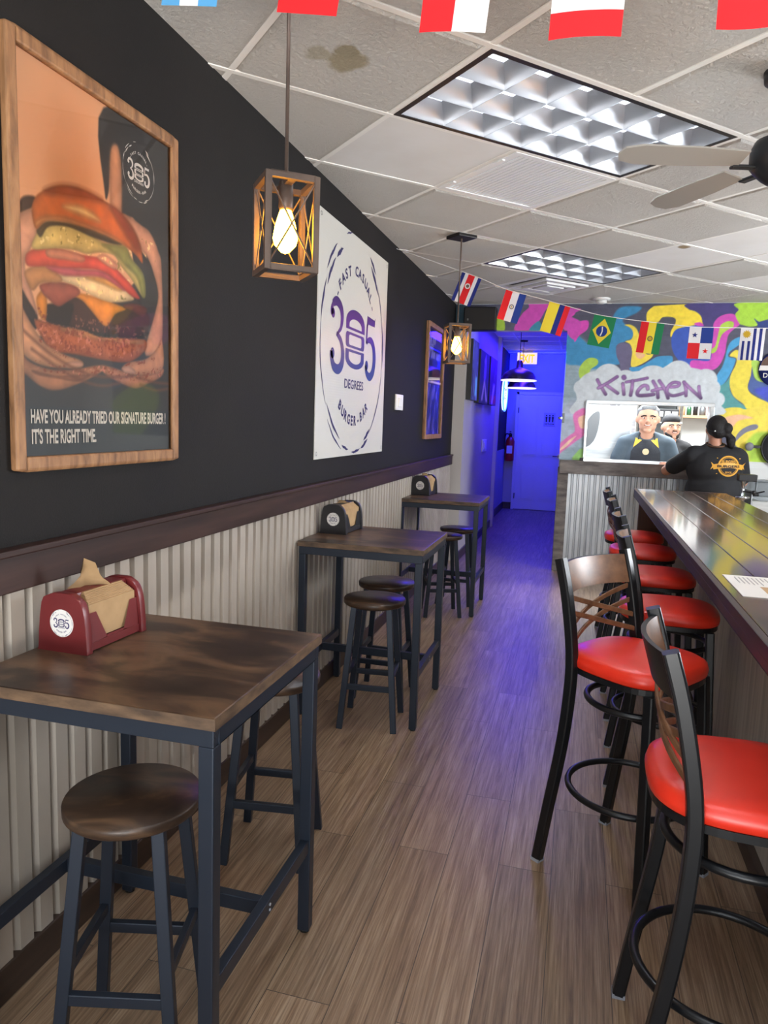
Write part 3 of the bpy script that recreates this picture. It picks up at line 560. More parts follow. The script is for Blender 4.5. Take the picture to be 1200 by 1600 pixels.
# left wall
b=B().box(XL-.1,XL,YF,YK+.06,0,ZC+.1); struct('wall_left',b,'black_wall_paint')
def corr(length,z0,z1,period,flat,depth,n_r=2):
    """Ribbed sheet: runs along +x, ribs towards -y."""
    b=B(); pts=[]; x=0; sl=(period-flat)*.32
    while x<length:
        for dx,dy in ((0,0),(flat,0),(flat+sl*.5,depth*.55),(flat+sl,depth),(period-sl,depth),(period-sl*.5,depth*.55)):
            if x+dx<=length: pts.append((x+dx,dy-depth))
        x+=period
    n=len(pts); b.add([(p[0],p[1],z0) for p in pts]+[(p[0],p[1],z1) for p in pts],[(i,i+1,n+i+1,n+i) for i in range(n-1)],0,False)
    return b
o=struct('trim_2',corr(YK-YF,.055,1.10,.076,.048,.02),'corrugated_wall_metal','ribbed galvanised sheet along the lower left wall',weld=False)
o.location=(XL+.002,YF,0); o.rotation_euler=(0,0,rad(90))
b=B().box(XL,XL+.034,YF,YK,1.085,1.19).box(XL,XL+.044,YF,YK,1.178,1.196)
struct('trim_3',b,'dark_rail_wood','dark stained wooden rail along the left wall',.004)
b=B().box(XL,XL+.03,YF,YK,0,.10); struct('baseboard_left',b,'dark_base_wood',None,.004)
# front and right walls (behind and beside the camera)
b=B().box(XL-.1,-.95,YF-.1,YF,0,ZC+.1).box(2.05,XR+.1,YF-.1,YF,0,ZC+.1).box(-.95,2.05,YF-.1,YF,2.55,ZC+.1).box(-.95,2.05,YF-.1,YF,0,.25)
struct('wall_front',b,'white_wall_paint')
b=B()
for x in (-.95,.03,1.02,2.01): b.box(x,x+.04,YF-.07,YF-.03,.25,2.55)
b.box(-.95,2.05,YF-.07,YF-.03,.25,.29).box(-.95,2.05,YF-.07,YF-.03,2.51,2.55); struct('window_1',b,'black_metal')
b=B().box(XR,XR+.1,YF,2.6,0,ZC+.1).box(XR,XR+.1,6.6,YE,0,ZC+.1).box(XR,XR+.1,2.6,6.6,0,.95).box(XR,XR+.1,2.6,6.6,2.5,ZC+.1); struct('wall_right',b,'white_wall_paint')
b=B()
for y in (2.6,3.91,5.22,6.55): b.box(XR+.03,XR+.08,y,y+.05,.95,2.5)
b.box(XR+.03,XR+.08,2.6,6.6,.95,1.0).box(XR+.03,XR+.08,2.6,6.6,2.45,2.5); struct('added_side_window',b,'black_metal')  # invented window, opens the unseen right wall for the side fill lamp
# kitchen wall with painted front
pt=Paint(XL,2.9,1.19,ZC,.0066,(78,80,98))
pt.mix((slice(None),slice(None)),np.clip((.4-pt.U)*.8,0,1)*.8,(92,92,112))
for c,s,p in MURAL:
    if s>=.03: pt.poly(p,c,s)
pt.C*=1+.10*(fbm(pt.U*.4,pt.V*3,9,3)-.5)[...,None]*2
for c,s,p in MURAL:
    if s<.03: pt.poly(p,c,max(s*.8,.004))
for p_,c_ in (([(2.02,2.62),(2.4,2.72),(2.9,2.5),(2.9,2.25),(2.55,2.4),(2.2,2.35)],(208,76,182)),([(2.2,2.2),(2.5,2.3),(2.9,2.1),(2.9,1.8),(2.5,2.0),(2.25,1.95)],(60,140,188)),([(2.25,1.75),(2.5,1.9),(2.9,1.65),(2.9,1.3),(2.6,1.2),(2.35,1.45)],(172,206,66)),([(2.6,2.8),(2.9,2.8),(2.9,2.6),(2.75,2.62)],(250,222,66))): pt.poly(p_,c_,.005)
for x,z,r in CLOUD: pt.disc(x,z,r,r,(206,213,217),.005)
pt.poly([(.0,1.75),(.0,2.0),(.1,2.06),(1.15,2.06),(1.24,2.0),(1.27,1.75)],(206,213,217),.006,False)
for x,z,r in ((.0,1.84,.07),(1.28,1.86,.075),(.02,1.95,.08),(1.22,1.97,.085)): pt.disc(x,z,r,r,(206,213,217),.005)
for p,w in KITCHEN:
    pt.stroke(p,w+.006,(96,74,110),.005); pt.stroke(p,w,lambda U,V:np.stack([np.interp(V,[1.86,1.96,2.05],[84,176,132]),np.interp(V,[1.86,1.96,2.05],[62,134,94]),np.interp(V,[1.86,1.96,2.05],[98,188,150])],-1),.005)
pt.C*=1+.07*(fbm(pt.U,pt.V,26,9)-.5)[...,None]*2
pt.mix((slice(None),slice(None)),((pt.V<1.26)&(pt.U>1.28)).astype(float),(216,218,214))
WX0,WX1,WZ0,WZ1=.035,1.262,1.215,1.825
b=B(); pt.build(b,0,lambda x,z: (x>XC or z>2.53) and not (WX0<x<WX1 and WZ0<z<WZ1),YK)
b.box(XC,WX0,YK+.004,YK+.12,0,ZC+.1,1).box(WX1,XR+.1,YK+.004,YK+.12,0,ZC+.1,1).box(2.9,XR,YK,YK+.004,1.19,ZC,1).box(WX0,WX1,YK+.004,YK+.12,0,WZ0,1).box(WX0,WX1,YK+.004,YK+.12,WZ1,ZC+.1,1).box(XL,XC,YK+.004,YK+.12,2.53,ZC+.1,1)
me=b.mesh('wall_back',['mural_paint','white_wall_paint'],False); pt.colours(me); o=obj('wall_back',me,None,None,'brick wall painted with swirls of colour and the word KITCHEN'); o['kind']='structure'
b=B().box(WX1+.02,XR,YK-.006,YK,0,1.2); struct('trim_4',b,'white_wall_paint','white panel low on the wall behind the bar')
# serving hatch frame, ledge, ribbed front, corner post
f=.035; b=B().box(WX0-.005,WX1+.005,YK-.02,YK+.13,WZ1-f,WZ1).box(WX0-.005,WX0+f*.5,YK-.02,YK+.13,WZ0,WZ1-f).box(WX1-f,WX1+.005,YK-.02,YK+.13,WZ0,WZ1-f)
struct('window_2',b,'stainless','steel frame of the serving hatch',.004)
b=B().box(-.2,1.5,YK-.10,YK,1.055,1.195); struct('trim_5',b,'weathered_ledge_wood','thick weathered beam under the serving hatch',.006)
b=B().box(-.215,-.105,YK-.035,YK+.02,0,1.12); struct('trim_6',b,'weathered_ledge_wood','weathered board at the corridor corner of the counter',.006)
o=struct('trim_7',corr(1.6,.04,1.06,.058,.03,.016),'corrugated_counter_metal','ribbed steel sheet under the serving hatch',weld=False); o.location=(-.105,YK-.018,0)
# corridor
b=B().box(XL-.1,XG,YK+.06,10.95,0,ZC+.1); struct('wall_corridor_left',b,'grey_wall_paint')
b=B().box(XL-.1,XG+.05,10.95,11.09,0,ZC+.1); struct('trim_8',b,'grey_wall_paint','pale pilaster at the end of the grey corridor wall',.003)
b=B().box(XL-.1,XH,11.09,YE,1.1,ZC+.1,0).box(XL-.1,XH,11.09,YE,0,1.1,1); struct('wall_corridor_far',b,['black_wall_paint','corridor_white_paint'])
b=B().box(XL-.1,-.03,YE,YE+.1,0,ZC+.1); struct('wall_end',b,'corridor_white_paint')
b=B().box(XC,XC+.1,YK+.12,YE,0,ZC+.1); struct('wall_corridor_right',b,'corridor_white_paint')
b=B().box(XL-.1,XC+.1,YK+.12,YE+.1,ZC,ZC+.1); struct('ceiling_corridor',b,'smooth_ceiling_tile')
b=B()
for y in (9.0,9.6,10.2,10.8,11.4,12.0,12.6,13.2): b.box(XL,XC,y-.012,y+.012,ZC-.006,ZC)
for x in (-1.0,-.4): b.box(x-.012,x+.012,YK+.12,YE,ZC-.006,ZC)
struct('trim_9',b,'ceiling_grid_white','ceiling grid in the corridor')
b=B().box(XG,XG+.015,YK+.06,10.95,0,.1).box(XH,XH+.015,11.09,YE,0,.12).box(XH,-1.11,YE-.015,YE,0,.12); struct('baseboard_corridor',b,'dark_base_wood')
# door at the corridor end
b=B().box(-1.12,-.31,YE-.04,YE-.002,0.01,2.08,0)
for x0,x1 in ((-1.02,-.76),(-.67,-.41)):
    for z0,z1 in ((.18,.82),(.98,1.9)):
        b.box(x0,x1,YE-.046,YE-.04,z0,z1,0).box(x0+.03,x1-.03,YE-.050,YE-.046,z0+.03,z1-.03,0)
d=struct('door_1',b,'white_door_paint',None,.004)
b=B().box(-1.17,-1.12,YE-.05,YE,0,2.13).box(-.31,-.26,YE-.05,YE,0,2.13).box(-1.17,-.26,YE-.05,YE,2.08,2.13); struct('trim_10',b,'white_door_paint','white casing of the corridor door',.003)
for z in (.25,1.8): obj('hinge',B().tube([(-1.118,YE-.055,z-.05),(-1.118,YE-.055,z+.05)],.008),'black_metal',d)
obj('door_handle',B().lathe([(.028,0),(.028,.012)],16,0,Matrix.Translation((-.37,YE-.041,1.0))@Matrix.Rotation(rad(90),4,'X')).tube([(-.37,YE-.05,1.0),(-.37,YE-.10,1.0),(-.47,YE-.10,1.0)],.009),'brushed_nickel',d)
# kitchen room behind the hatch
b=B().box(XC,XR,10.9,11,0,ZC+.1); struct('wall_kitchen',b,'white_wall_paint')
b=B().box(XC+.1,XR,YK+.12,10.9,ZC,ZC+.1); struct('ceiling_kitchen',b,'smooth_ceiling_tile')

# ================================================================= wall pictures (local x along the wall, -y to the room)
LW=rad(90)
def logo305(b,R,y,mi=0,rim=True,light=False):
    """Round 305 DEGREES BURGER-BAR mark, centre at the origin of x-z, radius R."""
    k=R/.63
    def rb(pts,ws): b.ribbon([(x*k,z*k) for x,z in pts],[w*k for w in ws] if hasattr(ws,'__len__') else ws*k,y,mi)
    # 3
    p=crom([(-.435,.125),(-.445,.16),(-.42,.20),(-.36,.22),(-.29,.19),(-.265,.13),(-.285,.06),(-.345,.015)],8); n=len(p)
    rb(p,[.012+.052*math.sin(PI*min(1,i/n*1.0))**1.0 if i>n*.25 else .03+.02*math.cos(i/n*PI*2) for i in range(n)])
    p=crom([(-.36,.015),(-.285,-.02),(-.243,-.09),(-.25,-.17),(-.31,-.215),(-.39,-.205),(-.435,-.15),(-.44,-.105)],8); n=len(p)
    rb(p,[.012+.055*math.sin(PI*min(1,.1+i/n*.75)) for i in range(n)])
    b.flat([( (x)*k,z*k) for x,z in arc(-.425,.135,.03,.032,0,360,16)[:-1]],y-.0001,mi); b.flat([(x*k,z*k) for x,z in arc(-.42,-.12,.034,.036,0,360,16)[:-1]],y-.0001,mi)
    # 0 built like a bun, filling and bun
    o_=[(-.19,.075)]+[(-.19,.13)]+arc(-.0,.13,.19,.09,180,0,14)[1:-1]+[(.19,.13),(.19,.075)]
    i_=[(-.125,.093)]+arc(0,.10,.125,.055,180,0,14)+[(.125,.093)]
    i_=[(-.125,.093),(-.125,.11)]+arc(0,.11,.125,.045,180,0,14)[1:-1]+[(.125,.11),(.125,.093)]
    def ringpoly(o,i):
        n=len(o); vs=[(x*k,y,z*k) for x,z in o]+[(x*k,y,z*k) for x,z in i]; b.add(vs,[(a,(a+1)%n,n+(a+1)%n,n+a) for a in range(n)],mi)
    ringpoly(o_,i_)
    def rr(cx,cz,w,h,r): return [(cx+a,cz+c) for a,c in rrect(w,h,r,4)]
    ringpoly(rr(0,.005,.38,.105,.03),rr(0,.005,.255,.07,.02))
    o_=[(.19,-.06),(.19,-.12)]+arc(0,-.12,.19,.07,0,-180,14)[1:-1]+[(-.19,-.12),(-.19,-.06)]
    i_=[(.125,-.078),(.125,-.11)]+arc(0,-.11,.125,.045,0,-180,14)[1:-1]+[(-.125,-.11),(-.125,-.078)]
    ringpoly(o_,i_)
    # 5
    b.flat([(x*k,z*k) for x,z in [(.245,.225),(.235,.135),(.25,.135),(.27,.165),(.42,.165),(.43,.235),(.41,.215)]],y,mi)
    rb([(.247,.16),(.238,.02)],.03)
    p=crom([(.238,.02),(.28,.05),(.35,.05),(.41,0),(.43,-.09),(.40,-.18),(.33,-.22),(.26,-.195),(.232,-.14)],8); n=len(p)
    rb(p,[.012+.06*math.sin(PI*min(1,.05+i/n*.85)) for i in range(n)]); b.flat([(x*k,z*k) for x,z in arc(.255,-.14,.034,.036,0,360,16)[:-1]],y-.0001,mi)
    return k
def logo_words(b,k,y,mi=0,which=(0,1,2)):
    if 0 in which: put_text(b,'DEGREES',-.195*k,-.252*k,.056*k,.385*k,y,mi,.015)
    if 1 in which: arc_text(b,'-FAST CASUAL-',0,0,.425*k,.058*k,143,40,y,mi,bold=.03,wk=1.1)
    if 2 in which: arc_text(b,'BURGER-BAR',0,0,.475*k,.06*k,233,307,y,mi,True,.04,.95)
def brush_ring(b,R,y,mi=0,seed=4):
    rng=random.Random(seed)
    for a0,a1,r,w in ((150,172,1.0,.022),(172,215,1.0,.012),(215,245,.97,.02),(222,250,1.04,.014),(250,262,1.0,.02),(268,284,1.02,.018),(286,300,1.03,.03),(292,306,.98,.03),(302,352,1.0,.016),(352,382,1.0,.024),(20,46,1.0,.014),(40,62,.97,.034),(52,66,1.03,.026),(100,110,1.05,.012),(118,130,.95,.03),(126,146,1.04,.022),(132,152,.96,.026)):
        n=14; p=[]; ws=[]
        for i in range(n+1):
            a=rad(a0+(a1-a0)*i/n); rr=R*(r+.003*math.sin(i*.9+a0)); p.append((rr*math.cos(a),rr*math.sin(a))); ws.append(R*w*1.25*(.12+math.sin(PI*i/n)*(.8+.4*rng.random())))
        b.ribbon(p,ws,y,mi)
# --- burger poster
pw,ph=.765,1.062
t=thing('framed_poster','large wood-framed burger poster nearest the camera on the black wall','poster',(XL,1.528,1.388),LW)
fr=B(); fw,fd=.035,.024
for (x0,x1,z0,z1) in ((0,fw,0,ph),(pw-fw,pw,0,ph),(fw,pw-fw,0,fw),(fw,pw-fw,ph-fw,ph)):
    fr.box(x0,x1,-fd,0,z0,z1)
obj('frame',fr,'poster_frame_wood',t,None,.006)
du,dv=1.528,1.388
pp=Paint(fw-.004,pw-fw+.004,fw-.004,ph-fw+.004,.0031,(218,168,128))
pp.mix((slice(None),slice(None)),np.clip((pp.V-.75)*2.2,0,1)*.45*(fbm(pp.U,pp.V,6,2)),(236,196,160))
pp.mix((slice(None),slice(None)),np.clip((.62-np.hypot((pp.U-.3)*1.1,pp.V-.86)*2.6),0,1)*.5,(206,150,108))
for c,s,p in BURGER:
    q=[(u-du,v-dv) for u,v in p]; n_=len(q)
    f1=lambda U,V,c=c:np.array(c)*(.86+.28*fbm(U,V,30,int(sum(c))%50))[...,None]
    pp.poly(q,f1 if c not in ((58,56,54),) else c,max(s*1.2,.003),rim=0 if c==(58,56,54) else .34,rw=.012)
def speck(cond,col,scale,th,seed):
    n=fbm(pp.U,pp.V,scale,seed); m=np.clip((n-th)*10,0,1)*cond; pp.mix((slice(None),slice(None)),m*.75,col)
near=lambda c,t:(np.abs(pp.C-np.array(c)).sum(-1)<t).astype(float)
low=(pp.V<.42)*(pp.V>.255)*(pp.U>.09)*(pp.U<.68); speck(near((66,40,30),36)*low,(138,92,70),110,.56,5); speck(near((178,98,55),70)*low,(130,62,34),120,.55,7); lt=near((216,196,120),60)*(pp.V>.48)*(pp.V<.70)*(pp.U>.12); speck(lt,(120,112,52),60,.62,8); speck(lt,(240,226,160),70,.6,11); speck(near((168,88,68),40)*low,(206,130,106),80,.58,12)
for l_ in ([(.02,.36),(.14,.30),(.28,.262),(.42,.262),(.50,.272)],[(.06,.31),(.2,.255),(.33,.232),(.43,.245)],[(.52,.268),(.62,.258),(.72,.258)],[(.54,.245),(.62,.232),(.70,.24)]): pp.stroke([(u_+.02,v_) for u_,v_ in l_],.006,(112,70,48),.006)
pp.C=np.clip((pp.C-128)*1.06+128,0,255)*.97
pp.poly([(fw-.004,fw-.004),(pw-fw+.004,fw-.004),(pw-fw+.004,.165),(fw-.004,.165)],(46,50,52),.004,False)
b=B(); pp.build(b,0,None,-.006); me=b.mesh('print',['poster_print'],False); pp.colours(me); obj('print',me,None,t,'printed photograph of hands holding a tall burger')
b=B(); put_text(b,'HAVE YOU ALREADY TRIED OUR SIGNATURE BURGER !',.068,.122,.036,.635,-.0075,0,.03); obj('lettering',b,'cream_print',t,'upper line of cream condensed lettering'); b=B(); put_text(b,"IT'S THE RIGHT TIME.",.070,.068,.038,.262,-.0075,0,.03)
obj('lettering',b,'cream_print',t,'lower line of cream condensed lettering')
b=B(); k=logo305(b,.080,0); logo_words(b,k,0); brush_ring(b,.083,0)
obj('emblem',b,'white_print',t,'small white round 305 mark',loc=(.558,-.0075,.893))
obj('glazing',B().flat([(fw,fw),(pw-fw,fw),(pw-fw,ph-fw),(fw,ph-fw)],-.012),'picture_glazing',t)
# --- white banner
bw,bh=1.385,1.312
t=thing('banner','big white banner with the round 305 DEGREES mark on the black wall','banner',(XL+.002,3.69,1.322),LW)
obj('sheet',B().box(0,bw,-.004,0,0,bh),'banner_vinyl',t)
b=B(); k=logo305(b,.63,0)
b.v=[(x+.675,-.0052,z*.86+.692) for x,_,z in b.v]
obj('number_mark',b,'logo_gradient_print',t,'purple to blue 305 figures')
for wi,lb in ((0,'dark blue word DEGREES'),(1,'dark blue arched words FAST CASUAL'),(2,'dark blue curved words BURGER-BAR')):
    b=B(); logo_words(b,1.0,0,0,(wi,)); b.v=[(x+.678,-.0052,z+.66) for x,_,z in b.v]; obj('lettering',b,'navy_print',t,lb)
b=B(); brush_ring(b,.63,0); b.v=[(x+.678,-.0054,z+.66) for x,_,z in b.v]
obj('brushed_ring',b,'navy_print',t,'dark brushed ring around the figures')
for x in (.03,bw-.03):
    for z in (.03,bh-.03): obj('eyelet',B().lathe([(.008,0),(.012,0)],12,0,Matrix.Translation((x,-.005,z))@Matrix.Rotation(rad(90),4,'X'),cap=False),'steel_grey',t)
# --- second framed poster
pw,ph=.80,1.045
t=thing('framed_poster','narrow-looking wood-framed dark blue drink poster at the far end of the black wall','poster',(XL,6.455,1.388),LW)
fr=B(); fw=.04
for (x0,x1,z0,z1) in ((0,fw,0,ph),(pw-fw,pw,0,ph),(fw,pw-fw,0,fw),(fw,pw-fw,ph-fw,ph)): fr.box(x0,x1,-.03,0,z0,z1)
obj('frame',fr,'poster_frame_wood',t,None,.005)
p2=Paint(fw-.003,pw-fw+.003,fw-.003,ph-fw+.003,.006,(40,36,86))
p2.mix((slice(None),slice(None)),np.clip((p2.V-.72)*5,0,1)*np.clip((p2.U-.2)*2,0,1)*.7,(96,70,118))
p2.poly([(.03,.52),(.78,.52),(.78,.6),(.5,.66),(.03,.62)],(92,56,60),.02); p2.stroke([(.03,.525),(.78,.53)],.02,(226,200,210),.004)
n=fbm(p2.U*2.2,p2.V*.8,9,31); p2.mix((slice(None),slice(None)),np.clip((n-.52)*6,0,1)*(p2.V<.5)*.8,(128,112,226))
p2.mix((slice(None),slice(None)),np.clip((.32-p2.U-p2.V*.9)*6,0,1)*.7,(150,146,240))
p2.disc(.22,.6,.1,.07,(40,40,56),.02)
for i,(z,w) in enumerate(((.90,.36),(.835,.28),(.77,.62))):
    for k in range(int(w/.045)):
        if (k*7+i)%5!=3: p2.stroke([(.08+k*.046,z-.02),(.08+k*.046+.004,z+.022)],.026,(170,160,206),.006,False)
b=B(); p2.build(b,0,None,-.006); me=b.mesh('print',['poster_print'],False); p2.colours(me); obj('print',me,None,t)
obj('glazing',B().flat([(fw,fw),(pw-fw,fw),(pw-fw,ph-fw),(fw,ph-fw)],-.012),'picture_glazing',t)
# --- wall controls
def wallbox(name,label,cat,loc,rz,w,h,inner):
    t=thing(name,label,cat,loc,rz); obj('plate',B().box(-w/2,w/2,-.014,0,-h/2,h/2),'white_plastic',t,None,.004)
    obj(inner,B().box(-w*.24,w*.24,-.022,-.014,-h*.28,h*.28),'white_plastic',t,None,.002); return t
wallbox('light_switch','white double light switch beside the white banner','light switch',(XL,5.53,1.685),LW,.22,.12,'rocker')
wallbox('thermostat','white thermostat below the canvas pictures in the corridor','thermostat',(XG,9.85,1.25),LW,.42,.16,'screen')
# --- three canvases on the grey wall
def canvas(y,w,z0,h,label,paint):
    t=thing('canvas_picture',label,'picture',(XG,y,z0),LW,'canvas pictures on the grey corridor wall')
    obj('canvas_block',B().box(0,w,-.06,0,0,h),'black_plastic',t,None,.003)
    p=Paint(.004,w-.004,.004,h-.004,.012,(50,50,56)); paint(p,w,h); b=B(); p.build(b,0,None,-.0612); me=b.mesh('print',['canvas_print'],False); p.colours(me); obj('print',me,None,t)
def cv1(p,w,h):
    p.C[:]=(64,66,80); n=fbm(p.U*3,p.V*1.1,7,3); p.mix((slice(None),slice(None)),np.clip((n-.45)*5,0,1),(110,124,176)); p.poly([(.55*w,.08*h),(.86*w,.08*h),(.9*w,.4*h),(.62*w,.42*h)],(120,196,214),.02,False); p.poly([(.2*w,.6*h),(.5*w,.95*h),(.85*w,.6*h),(.6*w,.4*h)],(84,92,130),.05)
def cv2(p,w,h):
    p.C[:]=(58,54,62); p.poly([(.2*w,.04*h),(.42*w,.4*h),(.5*w,.7*h),(.62*w,.4*h),(.95*w,.05*h),(.75*w,.05*h),(.55*w,.36*h),(.4*w,.06*h)],(206,186,150),.02,False); p.poly([(.4*w,.5*h),(.5*w,.9*h),(.66*w,.9*h),(.68*w,.5*h)],(150,116,150),.03); p.disc(.52*w,.82*h,.09*w,.06*h,(180,150,170),.01)
def cv3(p,w,h):
    p.C[:]=(92,36,92); n=fbm(p.U*3,p.V*1.2,7,13); p.mix((slice(None),slice(None)),np.clip((n-.5)*5,0,1)*.7,(150,70,140)); p.poly([(.2*w,.03*h),(.95*w,.03*h),(.95*w,.22*h),(.2*w,.2*h)],(206,60,80),.02,False); p.poly([(.3*w,.02*h),(.5*w,.02*h),(.75*w,.45*h),(.5*w,.45*h)],(226,200,226),.03,False)
canvas(7.95+.12,.47,1.80,.66,'blue-toned canvas picture nearest the camera on the grey corridor wall',cv1)
canvas(8.72,.82,1.785,.63,'brown and cream canvas picture in the middle of the corridor row',cv2)
canvas(9.70,.75,1.795,.625,'purple and pink canvas picture farthest along the corridor row',cv3)
# --- oval neon sign
t=thing('neon_sign','glowing oval white sign on the black corridor wall','sign',(XH,12.72,2.05),LW)
obj('panel',B().prism([(x,z) for x,z in arc(0,0,.32,.27,0,360,40)[:-1]],0,.03,0,Matrix.Rotation(rad(90),4,'X')),'neon_white',t)
obj('rim',B().tube([(x,-.03,z) for x,z in arc(0,0,.33,.28,0,360,48)[:-1]],.014,8,0,True,(0,1,0)),'neon_rim',t)
b=B(); k=logo305(b,.27,-.032); obj('number_mark',b,'dark_navy',t)
# --- fire extinguisher, exit sign, restroom sign
t=thing('fire_extinguisher','red fire extinguisher hanging beside the corridor door','fire extinguisher',(-1.235,YE-.1,.88))
obj('cylinder',B().lathe([(.0,0),(.07,.0),(.08,.02),(.08,.36),(.06,.41),(.028,.44),(.025,.46)],24),'extinguisher_red',t)
obj('valve',B().lathe([(.03,.44),(.03,.49),(.012,.5)],16).box(-.012,.012,-.10,.03,.49,.51).box(-.012,.012,-.09,.02,.525,.54),'black_metal',t)
obj('hose',B().tube(crom([(0,-.03,.47),(-.07,-.06,.49),(-.095,-.02,.40),(-.09,-.03,.2)],6),.012),'black_plastic',t)
obj('label_plate',B().box(-.05,.05,-.083,-.078,.14,.28),'white_print',t); obj('bracket',B().box(-.02,.02,.075,.1,.1,.5),'steel_grey',t)
t=thing('exit_sign','lit EXIT sign hanging from the corridor ceiling','exit sign',(-.975,12.85,2.64))
obj('housing',B().box(-.175,.175,-.025,.025,0,.21),'white_plastic',t,None,.005); obj('face',B().box(-.165,.165,-.028,-.025,.01,.2),'exit_face',t)
b=B(); put_text(b,'EXIT',-.125,.035,.14,.25,-.0295,0,.03); obj('lettering',b,'exit_letter',t,'orange red letters EXIT'); obj('mount',B().box(-.10,.10,-.02,.02,.205,.235).tube([(0,0,.21),(0,0,.16+.0)],.01),'white_plastic',t)
o=t; o.location.z=ZC-.235-.003
t=thing('restroom_sign','small restroom pictogram sign on the corridor door','sign',(-.565,YE-.0505,1.53))
obj('plate',B().box(-.1,.1,-.006,0,0,.24),'sign_grey',t,None,.002); b=B()
for x in (-.055,0,.055):
    b.flat([(x+a,c+.19) for a,c in arc(0,0,.014,.014,0,360,12)[:-1]],-.0068); b.flat([(x-.02,.17),(x+.02,.17),(x+.014,.125),(x+.012,.075),(x-.012,.075),(x-.014,.125)][::-1],-.0068)
put_text(b,'RESTROOM',-.08,.025,.03,.16,-.0068); obj('pictograms',b,'dark_navy',t)
# --- electrical box on the header
t=thing('wall_speaker','black box-shaped speaker mounted above the corridor opening','speaker',(-1.11,YK,2.515))
obj('cabinet',B().box(-.17,.17,-.14,0,0,.24),'black_plastic',t,None,.01); obj('grille',B().box(-.155,.155,-.145,-.14,.015,.225),'troffer_black',t); obj('badge',B().box(-.13,-.115,-.148,-.145,.1,.12),'steel_grey',t)
t=thing('wall_latch','small chrome latch on the corner of the painted wall','latch',(XC-.0,YK-.004,1.63))
obj('plate',B().box(.004,.03,-.012,0,-.05,.05),'steel_grey',t,None,.002); obj('knob',B().sphere((-.02,-.012,0),.018),'chrome',t); obj('strap',B().box(-.03,.012,-.012,-.004,-.012,.012),'chrome',t)
# ================================================================= ceiling fittings
R45=rad(45)
def troffer(i,j,label):
    """Recessed 2 x 1 cell light with a deep parabolic louvre; local x along the long side."""
    c=lat(i+1,j+.5); t=thing('ceiling_light',label,'ceiling light',(c[0],c[1],ZC),R45,'recessed louvred ceiling lights')
    l,w=GP*2-.026,GP-.026
    h=B(); hx,hy,hz=l/2,w/2,.125
    h.add([(-hx,-hy,0),(hx,-hy,0),(hx,hy,0),(-hx,hy,0),(-hx,-hy,hz),(hx,-hy,hz),(hx,hy,hz),(-hx,hy,hz)],[(4,5,6,7),(0,1,5,4),(1,2,6,5),(2,3,7,6),(3,0,4,7)])
    obj('housing',h,'troffer_white',t)
    e=.022; fr=B().box(-hx,hx,-hy,-hy+e,-.002,.03).box(-hx,hx,hy-e,hy,-.002,.03).box(-hx,-hx+e,-hy+e,hy-e,-.002,.03).box(hx-e,hx,-hy+e,hy-e,-.002,.03)
    obj('frame',fr,'troffer_black',t)
    lv=B(); nx,ny=6,3; ix,iy=hx-e,hy-e
    prof=[(.001,0),(.004,.014),(.010,.028),(.019,.043),(.031,.058),(.046,.072)]
    def blade(p0,p1,side):   # curved wedge from p0 to p1
        d=Vector((p1[0]-p0[0],p1[1]-p0[1],0)).normalized(); nrm=Vector((-d.y,d.x,0))
        for s in (-1,1):
            if side and s!=side: continue
            vs=[];n=len(prof)
            for (o,z) in prof: vs+=[(p0[0]+nrm.x*o*s,p0[1]+nrm.y*o*s,z),(p1[0]+nrm.x*o*s,p1[1]+nrm.y*o*s,z)]
            lv.add(vs,[(2*q,2*q+1,2*q+3,2*q+2) for q in range(n-1)],0,True)
    for a in range(nx+1):
        x=-ix+2*ix*a/nx; blade((x,-iy),(x,iy),-1 if a==0 else (1 if a==nx else 0))
    for a in range(ny+1):
        y=-iy+2*iy*a/ny; blade((-ix,y),(ix,y),1 if a==0 else (-1 if a==ny else 0))
    obj('louvre',lv,'louvre_aluminium',t)
    for a in range(ny):
        y=-iy+2*iy*(a+.5)/ny; obj('tube',B().tube([(-ix+.02,y,.10),(ix-.02,y,.10)],.013,10),'tube_glow',t)
troffer(0,0,'recessed ceiling light with louvre nearest the camera'); troffer(4,-1,'added unseen ceiling light over the bar, out to the right'); troffer(6,0,'added unseen ceiling light in the corner beyond the bar, out to the right'); troffer(-3,-3,'added unseen ceiling light above the entrance'); troffer(3,3,'smaller-looking recessed ceiling light with louvre farther down the room')  # bar, corner and entrance lights are added out of view to brighten the room
c=lat(1.5,1.5); t=thing('return_vent','flat white slatted ceiling vent beside the nearest light','vent',(c[0],c[1],ZC),R45)
h=GP/2-.013; fr=B().box(-h,h,-h,-h+.03,-.004,.006).box(-h,h,h-.03,h,-.004,.006).box(-h,-h+.03,-h+.03,h-.03,-.004,.006).box(h-.03,h,-h+.03,h-.03,-.004,.006)
obj('frame',fr,'vent_white',t); obj('backing',B().box(-h+.03,h-.03,-h+.03,h-.03,.02,.024),'vent_dark',t)
sl=B(); n=22
for k in range(n):
    x=-h+.03+(2*h-.06)*(k+.5)/n; sl.box(x-.0092,x+.0092,-h+.03,h-.03,.0,.004)
obj('slats',sl,'vent_white',t)
for y in (-.2,.2): obj('latch',B().box(-h+.004,-h+.02,y-.02,y+.02,-.010,-.004),'vent_white',t)
c=lat(4.5,4.5); t=thing('ceiling_diffuser','square stepped air diffuser behind the farther ceiling light','diffuser',(c[0],c[1],ZC),R45)
b=B()
for s,z in ((h,-.002),(.25,-.02),(.17,-.03)):
    for x0,x1,y0,y1 in ((-s,s,-s,-s+.04),(-s,s,s-.04,s),(-s,-s+.04,-s+.04,s-.04),(s-.04,s,-s+.04,s-.04)): b.box(x0,x1,y0,y1,z,z+.02)
